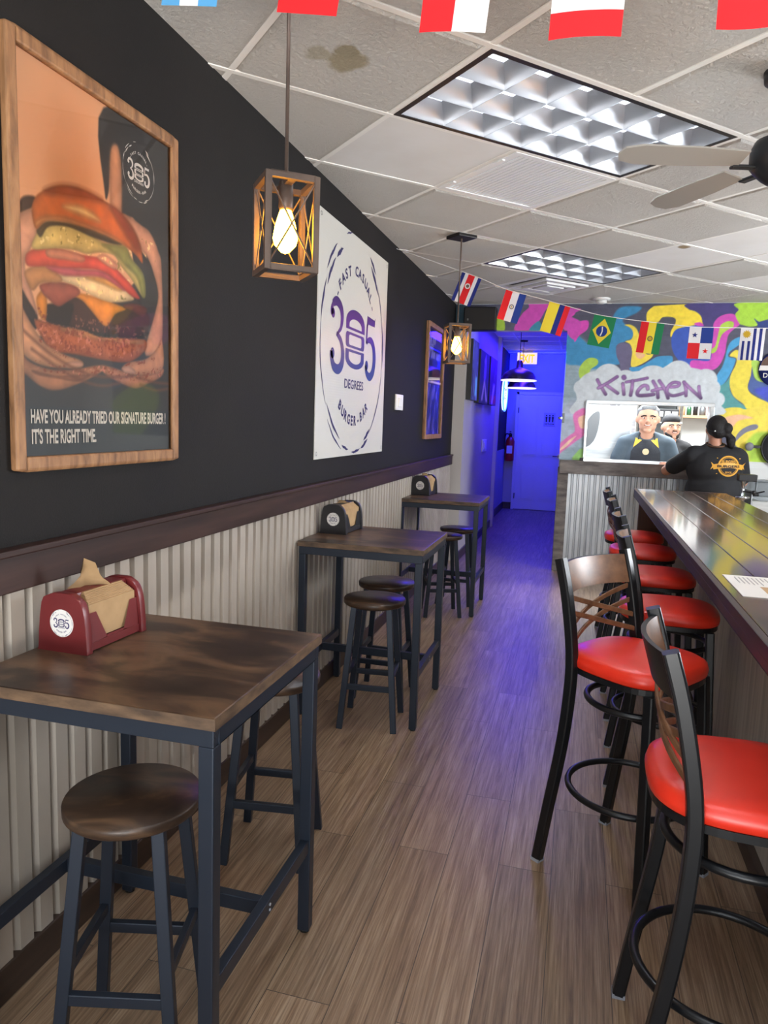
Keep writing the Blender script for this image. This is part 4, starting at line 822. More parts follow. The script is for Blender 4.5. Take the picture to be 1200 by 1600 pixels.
obj('rings',b,'vent_white',t,None,.004); obj('core',B().box(-.1,.1,-.1,.1,-.035,-.02),'vent_white',t,None,.01); obj('duct',B().box(-h+.02,h-.02,-h+.02,h-.02,.02,.03),'vent_dark',t)
t=thing('smoke_detector','round smoke detector on the ceiling near the painted wall','smoke detector',(.104,7.60,ZC))
obj('base',B().lathe([(.085,0),(.085,-.018),(.06,-.024)],24),'vent_white',t); obj('head',B().lathe([(.052,-.024),(.05,-.05),(.034,-.056),(0,-.056)],20),'white_plastic',t)
# fan at the right edge of the picture
FX,FY=.60,2.95
t=thing('ceiling_fan','dark ceiling fan at the right edge near the big ceiling light','ceiling fan',(FX,FY,ZC))
obj('canopy',B().lathe([(.0,0),(.07,0),(.065,-.04),(.03,-.06)],24),'fan_dark',t); obj('rod',B().tube([(0,0,-.05),(0,0,-.24)],.013),'fan_dark',t)
obj('motor',B().lathe([(.03,-.215),(.075,-.235),(.09,-.265),(.09,-.32),(.07,-.345),(.05,-.365),(.03,-.38),(0,-.385)],28),'fan_dark',t)
for k in range(5):
    T=Matrix.Rotation(rad(195+72*k),4,'Z')
    ir=obj('blade_iron',B().box(.07,.16,-.016,.016,-.332,-.322,0,T),'fan_dark',t,None,.003)
    bl=[(.14,-.045),(.3,-.058),(.5,-.06),(.56,-.04),(.575,0),(.56,.04),(.5,.06),(.3,.058),(.14,.045)]
    obj('blade',B().prism(bl,-.324,-.318,0,T@Matrix.Rotation(rad(10),4,'X')),'fan_blade',t)
# ================================================================= lantern pendants
def lantern(loc,rz,label,drop):
    t=thing('lantern_pendant',label,'pendant lamp',(loc[0],loc[1],ZC),rz,'caged lantern pendants')
    obj('canopy',B().box(-.075,.075,-.075,.075,-.022,-.001,0,Matrix.Rotation(rad(45)-rz,4,'Z')),'black_metal',t,None,.004)
    obj('rod',B().tube([(0,0,-.02),(0,0,-drop+.005)],.0055),'lamp_metal',t)
    w,hh,e=.078,.262,.0165; z1=-drop; z0=z1-hh; fr=B()
    for sx in (-1,1):
        for sy in (-1,1): fr.box(min(sx*w,sx*(w-e)),max(sx*w,sx*(w-e)),min(sy*w,sy*(w-e)),max(sy*w,sy*(w-e)),z0,z1)
    for z in (z0,z1-e):
        for s in (-1,1):
            fr.box(-w+e,w-e,min(s*w,s*(w-e)),max(s*w,s*(w-e)),z,z+e); fr.box(min(s*w,s*(w-e)),max(s*w,s*(w-e)),-w+e,w-e,z,z+e)
    fr.box(-.012,.012,-w+e,w-e,z1-e,z1-.002)
    obj('cage',fr,'lamp_metal',t,None,.0015)
    wi=B(); u=w-e*.5
    for k in range(4):
        T=Matrix.Rotation(PI/2*k,4,'Z')
        for a,c in (((-u,-u,z0+e*.6),(u,-u,z1-e*.6)),((u,-u,z0+e*.6),(-u,-u,z1-e*.6))): wi.tube([T@Vector(a),T@Vector(c)],.0026,6)
    obj('cross_wires',wi,'lamp_metal',t)
    obj('socket',B().lathe([(.0,z1-.004),(.02,z1-.004),(.021,z1-.075),(.017,z1-.082)],20),'lamp_metal',t)
    zb=z1-.08
    bulb=obj('bulb',B().lathe([(.0155,zb),(.02,zb-.012),(.03,zb-.045),(.036,zb-.08),(.031,zb-.098),(.012,zb-.118),(0,zb-.122)],24),'bulb_glow',t,'glowing amber bulb')
    obj('filament',B().tube([(.006*math.cos(q),.006*math.sin(q),zb-.02-q*.004) for q in [x*.6 for x in range(30)]],.002,6),'bulb_hot',bulb)
    return t
lantern((-.862,2.03),rad(38),'caged lantern pendant nearest the camera in front of the black wall',.583)
lantern((-.868,5.063),rad(25),'caged lantern pendant farther away hanging over the third table',.588)
for y,lb in ((1.3,'added unseen lantern pendant over the near part of the bar counter'),(2.9,'added unseen lantern pendant over the bar counter beyond the paper menu')): lantern((1.02,y),0,lb,.62)  # both pendants are added out of view for warm light on the bar side
# dome pendants in the corridor
def dome(loc,zr,label):
    t=thing('dome_pendant',label,'pendant lamp',(loc[0],loc[1],ZC),0,'nickel dome pendants in the corridor')
    z=zr-ZC; obj('canopy',B().lathe([(0,-.001),(.06,-.001),(.055,-.02),(0,-.025)],24),'black_metal',t); obj('cord',B().tube([(0,0,-.02),(0,0,z+.24)],.004,8),'black_plastic',t)
    sh=obj('shade',B().lathe([(.02,z+.25),(.035,z+.235),(.045,z+.16),(.06,z+.15),(.12,z+.128),(.175,z+.095),(.205,z+.05),(.212,z+.008)],40,cap=False),'brushed_nickel',t)
    obj('rim',B().lathe([(.204,z+.012),(.222,z+.006),(.222,z-.004),(.204,z-.002)],40,cap=False),'lamp_white_inside',sh)
    obj('reflector',B().lathe([(.04,z+.14),(.12,z+.12),(.17,z+.09),(.2,z+.045),(.206,z+.004)],40,cap=False),'lamp_white_inside',sh); obj('bulb',B().sphere((0,0,z+.07),.035),'lamp_white_inside',t)
dome((-.80,9.35),2.09,'nickel dome pendant nearer the camera in the corridor'); dome((-.92,11.33),2.09,'nickel dome pendant farther into the corridor, half hidden')
# LED strip in the corridor
t=thing('led_strip','thin blue LED strip along the corridor ceiling','light strip',(XC-.02,12.3,2.74)); obj('channel',B().box(-.012,.012,-1.0,1.0,0,.05),'black_plastic',t)
mt=mat('led_blue',(20,30,255),.4,emit=(10,16,255),es=3); obj('diffuser',B().box(-.016,-.012,-.98,.98,.008,.03),'led_blue',t)
# ================================================================= bunting
def star(cx,cz,r): return [(cx+(r if k%2==0 else r*.4)*math.sin(PI*k/5),cz+(r if k%2==0 else r*.4)*math.cos(PI*k/5)) for k in range(10)]
FM=['flag_red','flag_white','flag_blue','flag_lightblue','flag_yellow','flag_green','flag_navy','flag_gold','flag_grey']
RD,WH,BL,LB,YE_,GR,NV,GO,GY=range(9)
FW,FH=.148,.205
def flag(parent,x,z,ang,kind,label,seed=0):
    """Paper flag hung from its top edge; local x-z plane, small curl towards the room."""
    b=B(); rng=random.Random(seed); curl=rng.uniform(-.012,.012)
    def rect(u0,u1,v0,v1,mi,lift=0):
        nx_=max(1,int((u1-u0)/.03)); nz_=max(1,int((v1-v0)/.03)); vs=[];fs=[]
        for j in range(nz_+1):
            for i in range(nx_+1):
                u=u0+(u1-u0)*i/nx_; v=v0+(v1-v0)*j/nz_; vs.append((u*FW,-curl*4*((u-.5)**2)*v-lift,-v*FH))
        for j in range(nz_):
            for i in range(nx_): a=j*(nx_+1)+i; fs.append((a,a+nx_+1,a+nx_+2,a+1))
        b.add(vs,fs,mi)
    def rects(l):
        for u0,u1,v0,v1,m in l: rect(u0,u1,v0,v1,m)
    def shape(pts,mi,lift=.0012):
        for s in (-1,1): b.add([((u)*FW,-curl*4*((u-.5)**2)*v+s*lift,-v*FH) for u,v in pts],[tuple(range(len(pts)))],mi)
    circ=lambda u,v,r:[(u+r*math.cos(2*PI*k/20),v+r*FW/FH*math.sin(2*PI*k/20)) for k in range(20)]
    def vst(cols):
        t=sum(w for w,_ in cols); u=0
        for w,m in cols: rect(u/t,(u+w)/t,0,1,m); u+=w
    def hst(cols):
        t=sum(w for w,_ in cols); v=0
        for w,m in cols: rect(0,1,v/t,(v+w)/t,m); v+=w
    if kind=='cr': vst([(1,NV),(1,WH),(2,RD),(1,WH),(1,NV)]); shape(circ(.5,.38,.13),WH); shape(circ(.5,.38,.08),GY,.0018)
    elif kind=='py': vst([(1,RD),(1,WH),(1,BL)]); shape(circ(.5,.5,.11),GY); shape(circ(.5,.5,.075),WH,.0018); shape(circ(.5,.5,.03),GO,.0024)
    elif kind=='co': vst([(2,YE_),(1,NV),(1,RD)])
    elif kind=='br': rect(0,1,0,1,GR); shape([(.5,.08),(.92,.5),(.5,.92),(.08,.5)],YE_); shape(circ(.5,.5,.25),BL,.0018); shape([(.46,.35),(.51,.35),(.55,.5),(.51,.65),(.46,.65),(.5,.5)],WH,.0024)
    elif kind=='bo': vst([(1,RD),(1,YE_),(1,GR)]); shape(circ(.5,.52,.12),GY); shape(circ(.5,.52,.08),GO,.0018)
    elif kind=='pa':
        rects([(0,.5,0,.5,WH),(.5,1,0,.5,BL),(0,.5,.5,1,RD),(.5,1,.5,1,WH)]); shape([(.25+x,.25-z*FW/FH) for x,z in star(0,0,.13)],NV); shape([(.75+x,.75-z*FW/FH) for x,z in star(0,0,.13)],RD)
    elif kind=='uy':
        rects([(0,.52,0,.4,WH),(0,.1,.4,1,WH),(.1,.2,.4,1,NV),(.2,.32,.4,1,WH),(.32,.43,.4,1,NV),(.43,.52,.4,1,WH),(.52,.64,0,1,NV),(.64,.76,0,1,WH),(.76,.88,0,1,NV),(.88,1,0,1,WH)])
        shape([(.26+(.19 if k%2 else .12)*math.cos(PI*k/12),.19+(.19 if k%2 else .12)*FW/FH*math.sin(PI*k/12)) for k in range(24)],GO)
    elif kind=='ar': vst([(1,LB),(1,WH),(1,LB)]); shape(circ(.5,.5,.1),GO)
    elif kind=='pe': hst([(1,RD),(1,WH),(1,RD)])
    elif kind=='cl': rects([(0,.5,0,1,RD),(.5,1,.35,1,WH),(.5,1,0,.35,NV)]); shape([(.75+x,.17-z*FW/FH) for x,z in star(0,0,.1)],WH)
    elif kind=='ca': hst([(1,RD),(2,WH),(1,RD)]); shape([(.5+x,.5-z*FW/FH) for x,z in [(0,.2),(-.05,.1),(-.15,.12),(-.1,0),(-.2,-.06),(-.04,-.1),(0,-.2),(.04,-.1),(.2,-.06),(.1,0),(.15,.12),(.05,.1)]],RD)
    o=obj('flag',b,FM,parent,label,weld=False); o.location=(x,0,z); o.rotation_euler=(0,ang,0); return o
def bunting(Y,pts,flags,label):
    t=thing('flag_bunting',label,'bunting',(0,Y,0))
    obj('string',B().sweep([(x,0,z) for x,z in crom(pts,8)],rrect(.003,.016,.001,1),0,False,False,(0,1,0)),'string_white',t)
    for k,(x,z,x2,z2,kind,lb) in enumerate(flags): flag(t,x,z,math.atan2(z-z2,x2-x),kind,lb,k+int(Y*7))
bunting(5.3,[(-1.38,2.78),(-1.12,2.69),(-.892,2.61),(-.773,2.567),(-.576,2.486),(-.434,2.446),(-.272,2.402),(-.131,2.362),(.033,2.315),(.177,2.289),(.342,2.267),(.491,2.25),(.648,2.231),(.798,2.226),(.961,2.224),(1.109,2.222),(1.5,2.23),(2.2,2.33),(2.89,2.48)],[
 (-.892,2.609,-.76,2.56,'cr','blue white and red flag with a round badge'),(-.576,2.484,-.434,2.445,'py','red white and blue flag with a round badge'),(-.272,2.401,-.131,2.361,'co','yellow blue and red flag'),
 (.033,2.313,.177,2.287,'br','green flag with a yellow diamond and blue disc'),(.342,2.266,.491,2.249,'bo','red yellow and green flag'),(.648,2.229,.798,2.225,'pa','quartered white blue and red flag with stars'),(.961,2.223,1.109,2.221,'uy','blue and white striped flag with a sun')],
 'white string of paper flags crossing the room in front of the painted wall')
nf=[(-1.02,2.725,.125,'ar','pale blue and white flag'),(-.712,2.678,.16,'pe','red and white flag, leftmost of the reds'),(-.385,2.606,.1,'cl','half red and half white flag'),(-.115,2.566,.04,'ca','white flag with red ends'),(.205,2.547,.0,'pe','red-ended flag at the right edge')]
bunting(1.68,[(-1.38,2.79),(-1.04,2.733),(-.885,2.715),(-.735,2.688),(-.58,2.66),(-.405,2.615),(-.255,2.595),(-.115,2.568),(.03,2.558),(.205,2.549),(.36,2.549),(.8,2.57),(1.6,2.65),(2.89,2.78)],
 [(x,z,x+FW*math.cos(a),z-FW*math.sin(a),k,l) for x,z,a,k,l in nf],'white string of paper flags close overhead along the top of the picture')
# ================================================================= wall tables
TX0,TX1=-1.345,-.69
def make_table(label,loc):
    """Local origin on the floor at the near right corner; x to the wall is negative, y away."""
    t=thing('bar_height_table',label,'table',loc,0,'bar-height tables along the left wall')
    w,d=.655,.645
    b=B().box(-w,0,0,d,.897,.925); obj('tabletop',b,'rustic_brown_board',t,None,.004)
    obj('edge_band',B().box(-w-.001,.001,-.001,.0,.898,.924).box(0,.001,0,d,.898,.924).box(-w,0,d,d+.001,.898,.924),'board_edge',t)
    s=.036; fr=B(); i=.006
    for x0,x1,y0,y1 in ((-w+i,-i,i,i+s*.7),(-w+i,-i,d-i-s*.7,d-i),(-w+i,-w+i+s*.7,i+s*.7,d-i-s*.7),(-i-s*.7,-i,i+s*.7,d-i-s*.7)): fr.box(x0,x1,y0,y1,.857,.897)
    obj('apron_frame',fr,'dark_steel_tube',t,None,.002)
    for x in (-w+i+s/2,-i-s/2):
        for y in (i+s/2,d-i-s/2):
            lg=obj('leg',B().box(x-s/2,x+s/2,y-s/2,y+s/2,.008,.857),'dark_steel_tube',t,None,.003); obj('foot_pad',B().lathe([(.015,0),(.015,.008)],12,0,Matrix.Translation((x,y,0))),'black_plastic',lg)
    for x in (-w+i+s/2,-i-s/2): obj('side_stretcher',B().box(x-.013,x+.013,i+s,d-i-s,.262,.302),'dark_steel_tube',t,None,.002)
    obj('cross_stretcher',B().box(-w+i+s/2+.013,-i-s/2-.013,d/2-.013,d/2+.013,.262,.302),'dark_steel_tube',t,None,.002)
    b=B()
    for z in (.275,.29): b.lathe([(.004,0),(.004,.003)],8,0,Matrix.Translation((-i-s/2+.013,d/2,z))@Matrix.Rotation(rad(90),4,'Y'))
    obj('bolts',b,'foot_plug',t); return t
tb=make_table('rustic bar table nearest the camera carrying the red napkin dispenser',(TX1,1.300,0))
dup(tb,(TX1-.01,3.415,0),0,'rustic bar table in the middle of the row along the wall'); dup(tb,(TX1-.045,5.68,0),0,'rustic bar table farthest away, next to the corridor')
def make_stool(label,loc,rz):
    t=thing('round_stool',label,'stool',loc,rz,'round wooden-topped stools at the wall tables')
    obj('seat',B().lathe([(0,.622),(.152,.622),(.157,.627),(.158,.644),(.155,.65),(0,.65)],48),'rustic_brown_board',t)
    obj('seat_ring',B().lathe([(.1,.610),(.118,.610),(.118,.622),(.1,.622)],32,cap=False),'stool_steel',t)
    A,F=.088,.138
    for sx in (-1,1):
        for sy in (-1,1): obj('leg',B().bar((sx*A,sy*A,.622),(sx*F,sy*F,0),.030,.024,0,(0,1,0)),'stool_steel',t)
    for z,ax in ((.215,0),(.275,1)):
        k=F+(A-F)*z/.622
        for s in (-1,1):
            a,c=((-k,s*k,z),(k,s*k,z)) if ax==0 else ((s*k,-k,z),(s*k,k,z)); obj('stretcher',B().bar(a,c,.018,.028),'stool_steel',t)
    return t
st=make_stool('round stool nearest the camera under the near edge of the first table',(-.968,1.425,0),rad(14))
dup(st,(-.985,2.30,0),rad(8),'round stool standing just beyond the first table'); dup(st,(-.958,3.49,0),rad(6),'round stool tucked under the near side of the middle table')
dup(st,(-1.0,3.885,0),rad(0),'round stool on the far side of the middle table'); dup(st,(-.965,6.15,0),rad(0),'round stool under the farthest table'); dup(st,(-1.02,5.72,0),rad(20),'round stool at the near side of the farthest table, half hidden')
# ================================================================= napkin dispensers
def dispenser(label,loc,rz,w,l,h,body,seed,lift=1):
    """Local: end face with the mark towards -y; napkin window towards +x."""
    t=thing('napkin_dispenser',label,'napkin dispenser',loc,rz,'napkin dispensers on the wall tables')
    prof=[(-w/2+.012,0),(w/2-.012,0),(w/2,.012),(w/2-.006,h*.62),(w/2-.018,h*.86),(w/2-.04,h*.97),(w/2-.055,h),(-w/2+.055,h),(-w/2+.035,h*.96),(-w/2+.012,h*.82),(-w/2,.012)]
    prof=crom(prof,3,True)
    RX=Matrix.Rotation(rad(90),4,'X')      # (x,y,z)->(x,-z,y)
    b=B()
    for y0,y1 in ((0,.022),(l-.022,l)): b.prism(prof,-y1,-y0,0,RX,True)
    b.prism([(x*.94+0,z*.96+.004) for x,z in prof if x<w*.2],-(l-.022),-.022,0,RX,True)
    b.box(-w/2+.01,w/2-.006,.022,l-.022,.004,.025)
    obj('body',b,body,t,None,.0015)
    m_=B(); zz=h*.66
    m_.add([(w/2-.008,.022,.02),(w/2-.008,l*.36,.028),(w/2-.014,l*.22,zz),(w/2-.014,.022,zz)],[(0,1,2,3)]); m_.add([(w/2-.008,l-.022,.02),(w/2-.008,l*.64,.028),(w/2-.014,l*.78,zz),(w/2-.014,l-.022,zz)],[(0,3,2,1)]); m_.add([(w/2-.008,l*.36,.02),(w/2-.008,l*.64,.02),(w/2-.008,l*.64,.032),(w/2-.008,l*.36,.032)],[(0,1,2,3)])
    obj('face_plate',m_,body,t)
    n_=B()
    for k in range(9):
        d=.0035*k; n_.box(w*.05,w/2-.016-d,.03+.002*k,l-.03-.002*k,.03+.0*k,h*.80+.0035*k)
    obj('napkin_stack',n_,'kraft_napkin',t,None,.001)
    tuft=B(); rng=random.Random(seed); pts=[]
    cx,cy=-.005,l*.42
    g=[[(cx+(-.03+.06*i/4)*(1-.15*j)+.012*math.sin(i*2+j)+.006*j, cy+(-.045+.09*i/4)*(.5+.5*(1-j/3)) , h-.004+ j*.018*lift*(1+.5*math.sin(i*1.3))) for i in range(5)] for j in range(4)]
    tuft.add([p for row in g for p in row],[(j*5+i,j*5+i+1,(j+1)*5+i+1,(j+1)*5+i) for j in range(3) for i in range(4)],0,True)
    obj('pulled_napkin',tuft,'kraft_napkin',t)
    s=obj('sticker',B().prism(arc(0,0,.036,.036,0,360,32)[:-1],.0002,.0012,0,Matrix.Translation((0,0,h*.50))@RX),'white_paper',t,'round white 305 sticker')
    b=B(); k=logo305(b,.033,0); logo_words(b,k,0); brush_ring(b,.033,0); obj('sticker_print',b,'navy_print',s,loc=(0,-.0018,h*.50))
    return t
dispenser('red napkin dispenser with a kraft napkin pulled out on the nearest table',(-1.255,1.545,.925),rad(-2),.15,.25,.155,'red_dispenser_plastic',1)
dispenser('black napkin dispenser with its napkins showing on the middle table',(-1.265,3.70,.925),rad(-3),.15,.27,.16,'black_dispenser_plastic',2,.25)
dispenser('black napkin dispenser on the farthest table',(-1.285,6.0,.925),rad(-6),.165,.24,.165,'black_dispenser_plastic',3,.3)
# ================================================================= bar counter
BX0,BX1,BY0,BY1,BZ=.440,1.125,-.9,6.15,1.07
t=thing('bar_counter','long dark plank-topped bar counter on the right','bar counter',((BX0+BX1)/2,2.6,0))
ox,oy=(BX0+BX1)/2,2.6
n=5; w=(BX1-BX0-.02)/n
tp=B()
for k in range(n): tp.box(BX0+.02+w*k+.0015-ox,BX0+.02+w*(k+1)-.0015-ox,BY0-oy,BY1-oy,BZ-.03,BZ)
obj('plank_top',tp,'bar_plank_wood',t,None,.0025)
obj('edge_board',B().box(BX0-ox,BX0+.02-ox,BY0-oy,BY1-oy,BZ-.062,BZ).box(BX0-ox,BX1-ox,BY1-oy,BY1+.015-oy,BZ-.062,BZ).box(BX0+.02-ox,BX1-ox,BY0-oy,BY1-oy,BZ-.062,BZ-.03),'bar_front_edge',t,None,.003)
obj('front_panel',B().box(.70-ox,.74-ox,BY0-oy,5.93-oy,.07,BZ-.062),'grey_panel_wood',t); obj('end_panel',B().box(BX0+.03-ox,BX1-.06-ox,5.93-oy,5.98-oy,0,BZ-.062),'brown_panel_wood',t)
obj('inner_panel',B().box(1.04-ox,1.06-ox,BY0-oy,5.93-oy,0,BZ-.062),'white_plastic',t); obj('kick_board',B().box(.675-ox,.74-ox,BY0-oy,5.93-oy,0,.07),'dark_base_wood',t)
t=thing('menu_sheet','printed paper menu lying on the bar counter','menu',(.49,2.63,BZ+.0005),rad(-90))
sh=B().box(0,.33,0,.43,0,.0015); obj('sheet',sh,'white_paper',t)
b=B(); rng=random.Random(5)
for k in range(24): b.box(.03+.0*k,.03+rng.uniform(.05,.12),.03+k*.013,.033+k*.013,.0016,.0018); 
for k in range(12): b.box(.18,.18+rng.uniform(.05,.11),.25+k*.012,.253+k*.012,.0016,.0018)
obj('text_lines',b,'grey_plastic',t); obj('picture_block',B().box(.17,.30,.08,.22,.0016,.0018),'carton_tan',t)
# ================================================================= bar stools
def make_bar_stool(label,loc,rz):
    """Origin on the floor under the seat, facing +x (towards the bar)."""
    t=thing('bar_stool',label,'bar stool',loc,rz,'red-seated metal bar stools along the bar')
    out=[]
    for k in range(48):
        a=2*PI*k/48; c,s=math.cos(a),math.sin(a); e=2/2.9; x=.205*math.copysign(abs(c)**e,c); y=.212*math.copysign(abs(s)**e,s)*(1-.10*(1-(x+.205)/.41)); out.append((x,y))
    b=B(); rings=[(.955,.735),(1,.742),(1.01,.758),(.985,.777),(.90,.787),(.7,.793),(.4,.796),(.0,.797)]
    vs=[(x*k,y*k,z) for k,z in rings for x,y in out]; m=48; b.add(vs,[(i*m+j,i*m+(j+1)%m,(i+1)*m+(j+1)%m,(i+1)*m+j) for i in range(len(rings)-1) for j in range(m)],0,True); b.add(vs[:m],[tuple(range(m))[::-1]])
    obj('seat',b,'red_vinyl',t,'padded red vinyl seat')
    obj('seat_frame',B().prism([(x*.975,y*.975) for x,y in out],.717,.736),'black_gloss_steel',t)
    q=.034; sq=rrect(q,q,.006,2)
    for s in (-1,1):
        p=crom([(-.205,s*.207,.008),(-.178,s*.203,.2),(-.140,s*.197,.46),(-.125,s*.194,.66),(-.130,s*.192,.80),(-.165,s*.19,.98),(-.20,s*.19,1.10)],5)
        lg=obj('back_post',B().sweep(p,sq,0,False,False,(0,1,0)),'black_gloss_steel',t); obj('foot_plug',B().box(-.205-.017,-.205+.017,s*.207-.017,s*.207+.017,0,.012),'foot_plug',lg)
        fl=obj('leg',B().sweep([(.155,s*.165,.718),(.195,s*.20,.008)],sq,0,False,False,(0,1,0)),'black_gloss_steel',t); obj('foot_plug',B().box(.195-.017,.195+.017,s*.2-.017,s*.2+.017,0,.012),'foot_plug',fl)
    obj('foot_ring',B().tube([(x,y,.30) for x,y in arc(.005,0,.205,.205,0,360,48)[:-1]],.0115,10,0,True),'black_gloss_steel',t)
    obj('upper_ring',B().tube([(x,y,.625) for x,y in arc(.01,0,.165,.165,0,360,40)[:-1]],.0115,10,0,True),'black_gloss_steel',t)
    # bowed top rail: brown face to the sitter, black outside
    b=B(); n=14; F=[];K=[]
    for i in range(n+1):
        y=-.176+.352*i/n; bow=.042*(1-(y/.176)**2)
        for z in (.985,1.085):
            x0=-.162-(z-.98)*.30-bow; F.append((x0+.006,y,z)); K.append((x0-.006,y,z))
    b.add(F,[(2*i,2*i+2,2*i+3,2*i+1) for i in range(n)],0,True); b.add(K,[(2*i,2*i+1,2*i+3,2*i+2) for i in range(n)],1,True)
    b.add(F+K,[(2*i+1,2*i+3,2*n+2+2*i+3,2*n+2+2*i+1) for i in range(n)]+[(2*i,2*n+2+2*i,2*n+2+2*i+2,2*i+2) for i in range(n)],1)
    obj('top_rail',b,['bronze_back_wood','black_gloss_steel'],t,weld=False)
    for s in (-1,1):
        for dz in (0,.052):
            p=[]
            for i in range(11):
                y=-.178+.356*i/10; z=.815+dz+.105*(i/10); bow=.036*(1-(y/.178)**2); p.append((-.128-max(0,z-.80)*.2-bow-(.004 if s>0 else -.004),s*y,z))
            obj('back_strap',B().sweep(p,rrect(.008,.018,.002,1),0,False,False,(0,0,1)),'bronze_back_wood',t)
    return t
bs=make_bar_stool('red bar stool nearest the camera at the bottom right',(.405,1.735,0),0)
dup(bs,(.235,2.56,0),rad(-36),'red bar stool turned at an angle away from the bar, second from the camera')
dup(bs,(.42,3.36,0),rad(-2),'red bar stool third from the camera at the bar, its back behind the angled one'); dup(bs,(.43,4.12,0),rad(1),'red bar stool fourth from the camera at the bar')
dup(bs,(.43,4.93,0),rad(-2),'red bar stool fifth from the camera at the bar'); dup(bs,(.42,5.58,0),rad(0),'red bar stool farthest from the camera at the bar')
# ================================================================= hatch shelf, kitchen behind it
t=thing('steel_shelf','thin steel shelf lying on the beam of the serving hatch','shelf',(.66,YK+.0,1.196))
obj('sheet',B().box(-.64,.62,-.085,.11,0,.018),'stainless',t,None,.003); obj('end_cap',B().box(-.66,-.62,-.087,-.05,-.0,.03),'black_plastic',t,None,.003); obj('lip',B().box(-.62,.62,-.09,-.085,-.004,.026),'chrome',t)
t=thing('refrigerator','tall stainless refrigerator seen through the left of the serving hatch','refrigerator',(.28,9.35,0))
obj('body',B().box(-.33,.33,-.35,.35,.08,2.0),'stainless',t,None,.01); d=obj('door',B().box(-.325,.325,-.39,-.352,.12,1.98),'stainless',t,None,.008); obj('handle',B().tube([(.27,-.39,1.1),(.27,-.43,1.12),(.27,-.43,1.5),(.27,-.39,1.52)],.011),'chrome',d)
b=B(); b.box(.02,.09,-.3925,-.39,1.80,1.815).box(.1,.13,-.3925,-.39,1.80,1.815); obj('nameplate',b,'grey_plastic',d); b=B()
for x in (-.28,.28):
    for y in (-.3,.3): b.lathe([(.03,0),(.03,.08)],12,0,Matrix.Translation((x,y,0)))
obj('feet',b,'black_plastic',t)
t=thing('leaf_magnet','dark leaf-shaped panel on the refrigerator door','magnet',(.115,8.955,1.52))
obj('leaf',B().prism(crom([(-.075,-.2),(-.08,.02),(-.01,.17),(.075,.2),(.07,.0),(.02,-.15)],6,True),0,.006,0,Matrix.Rotation(rad(90),4,'X')),'steel_grey',t); t.children[0].location=(0,0,0)
t=thing('wire_shelving','steel wire shelving with cartons behind the cooks','shelving',(.92,9.95,0))
for x in (-.26,.26):
    for y in (-.2,.2): obj('post',B().tube([(x,y,0),(x,y,2.1)],.02,10),'stainless',t)
obj('back_panel',B().box(-.27,.27,.2,.21,1.3,2.08),'steel_grey',t)
for z in (.5,1.1,1.64,1.86):
    b=B().box(-.28,.28,-.22,.22,z-.012,z); obj('shelf',b,'stainless',t)
for x,z,w,h,mt_,lb in ((-.14,1.64,.16,.14,'steel_grey','grey box on the kitchen shelving behind the smiling cook'),(.10,1.64,.26,.16,'black_plastic','black box with white squares on the kitchen shelving between the cooks'),(-.12,1.86,.22,.12,'black_plastic','dark box on the top kitchen shelf, left'),(.13,1.86,.2,.1,'steel_grey','grey box on the top kitchen shelf, right')):
    c=thing('storage_box',lb,'box',(.92+x,9.83,z+.0005)); obj('box',B().box(-w/2,w/2,-.09,.09,0,h),mt_,c,None,.004); obj('label_patch',B().box(-w*.3,w*.3,-.092,-.09,h*.25,h*.7),'grey_plastic',c) if w<.24 else [obj('label_patch',B().box(q-.03,q+.03,-.092,-.09,.07,.13),'white_paper',c) for q in (-.085,0,.085)]
t=thing('wall_shelf','white wall shelf holding bottles in the kitchen','shelf',(1.42,10.75,1.75)); obj('board',B().box(-.42,.42,-.15,.15,-.035,0),'carton_tan',t,None,.003); obj('brackets',B().box(-.36,-.34,-.12,.15,-.14,-.03).box(.34,.36,-.12,.15,-.14,-.03),'steel_grey',t)
for x,r,h,mt_,lb in ((-.3,.035,.2,'bottle_green','dark green bottle on the kitchen wall shelf'),(-.12,.04,.17,'carton_tan','tan jar on the kitchen wall shelf'),(.05,.03,.22,'black_plastic','slim black bottle on the kitchen wall shelf'),(.24,.038,.19,'bottle_red','red bottle on the kitchen wall shelf'),(-.22,.045,.18,'black_plastic','squat black jar on the kitchen wall shelf'),(.14,.04,.17,'steel_grey','grey tin on the kitchen wall shelf'),(-.03,.03,.16,'bottle_green','small green bottle on the kitchen wall shelf')):
    c=thing('bottle',lb,'bottle',(1.42+x,10.70,1.7505),0); obj('bottle_body',B().lathe([(0,0),(r,0),(r,h*.6),(r*.45,h*.78),(r*.42,h)],20),mt_,c); obj('cap',B().lathe([(r*.48,h),(r*.48,h+.02),(0,h+.02)],16),'white_plastic',c)
t=thing('food_warmer','low steel food warmer behind the hatch on the right','food warmer',(1.30,8.40,0)); obj('cabinet',B().box(-.16,.2,-.2,.2,.05,1.2),'stainless',t,None,.01); obj('lid',B().tube([(x,y,z) for x,y,z in [(-.15,-.19,1.2),(-.15,-.19,1.33),(.19,-.19,1.33),(.19,-.19,1.2)]],.009),'chrome',t); obj('cover',B().box(-.15,.19,-.15,.18,1.2,1.31),'stainless',t,None,.03); obj('feet',B().box(-.15,-.1,-.18,-.12,0,.05).box(.13,.18,-.18,-.12,0,.05).box(-.15,-.1,.12,.18,0,.05).box(.13,.18,.12,.18,0,.05),'black_plastic',t)
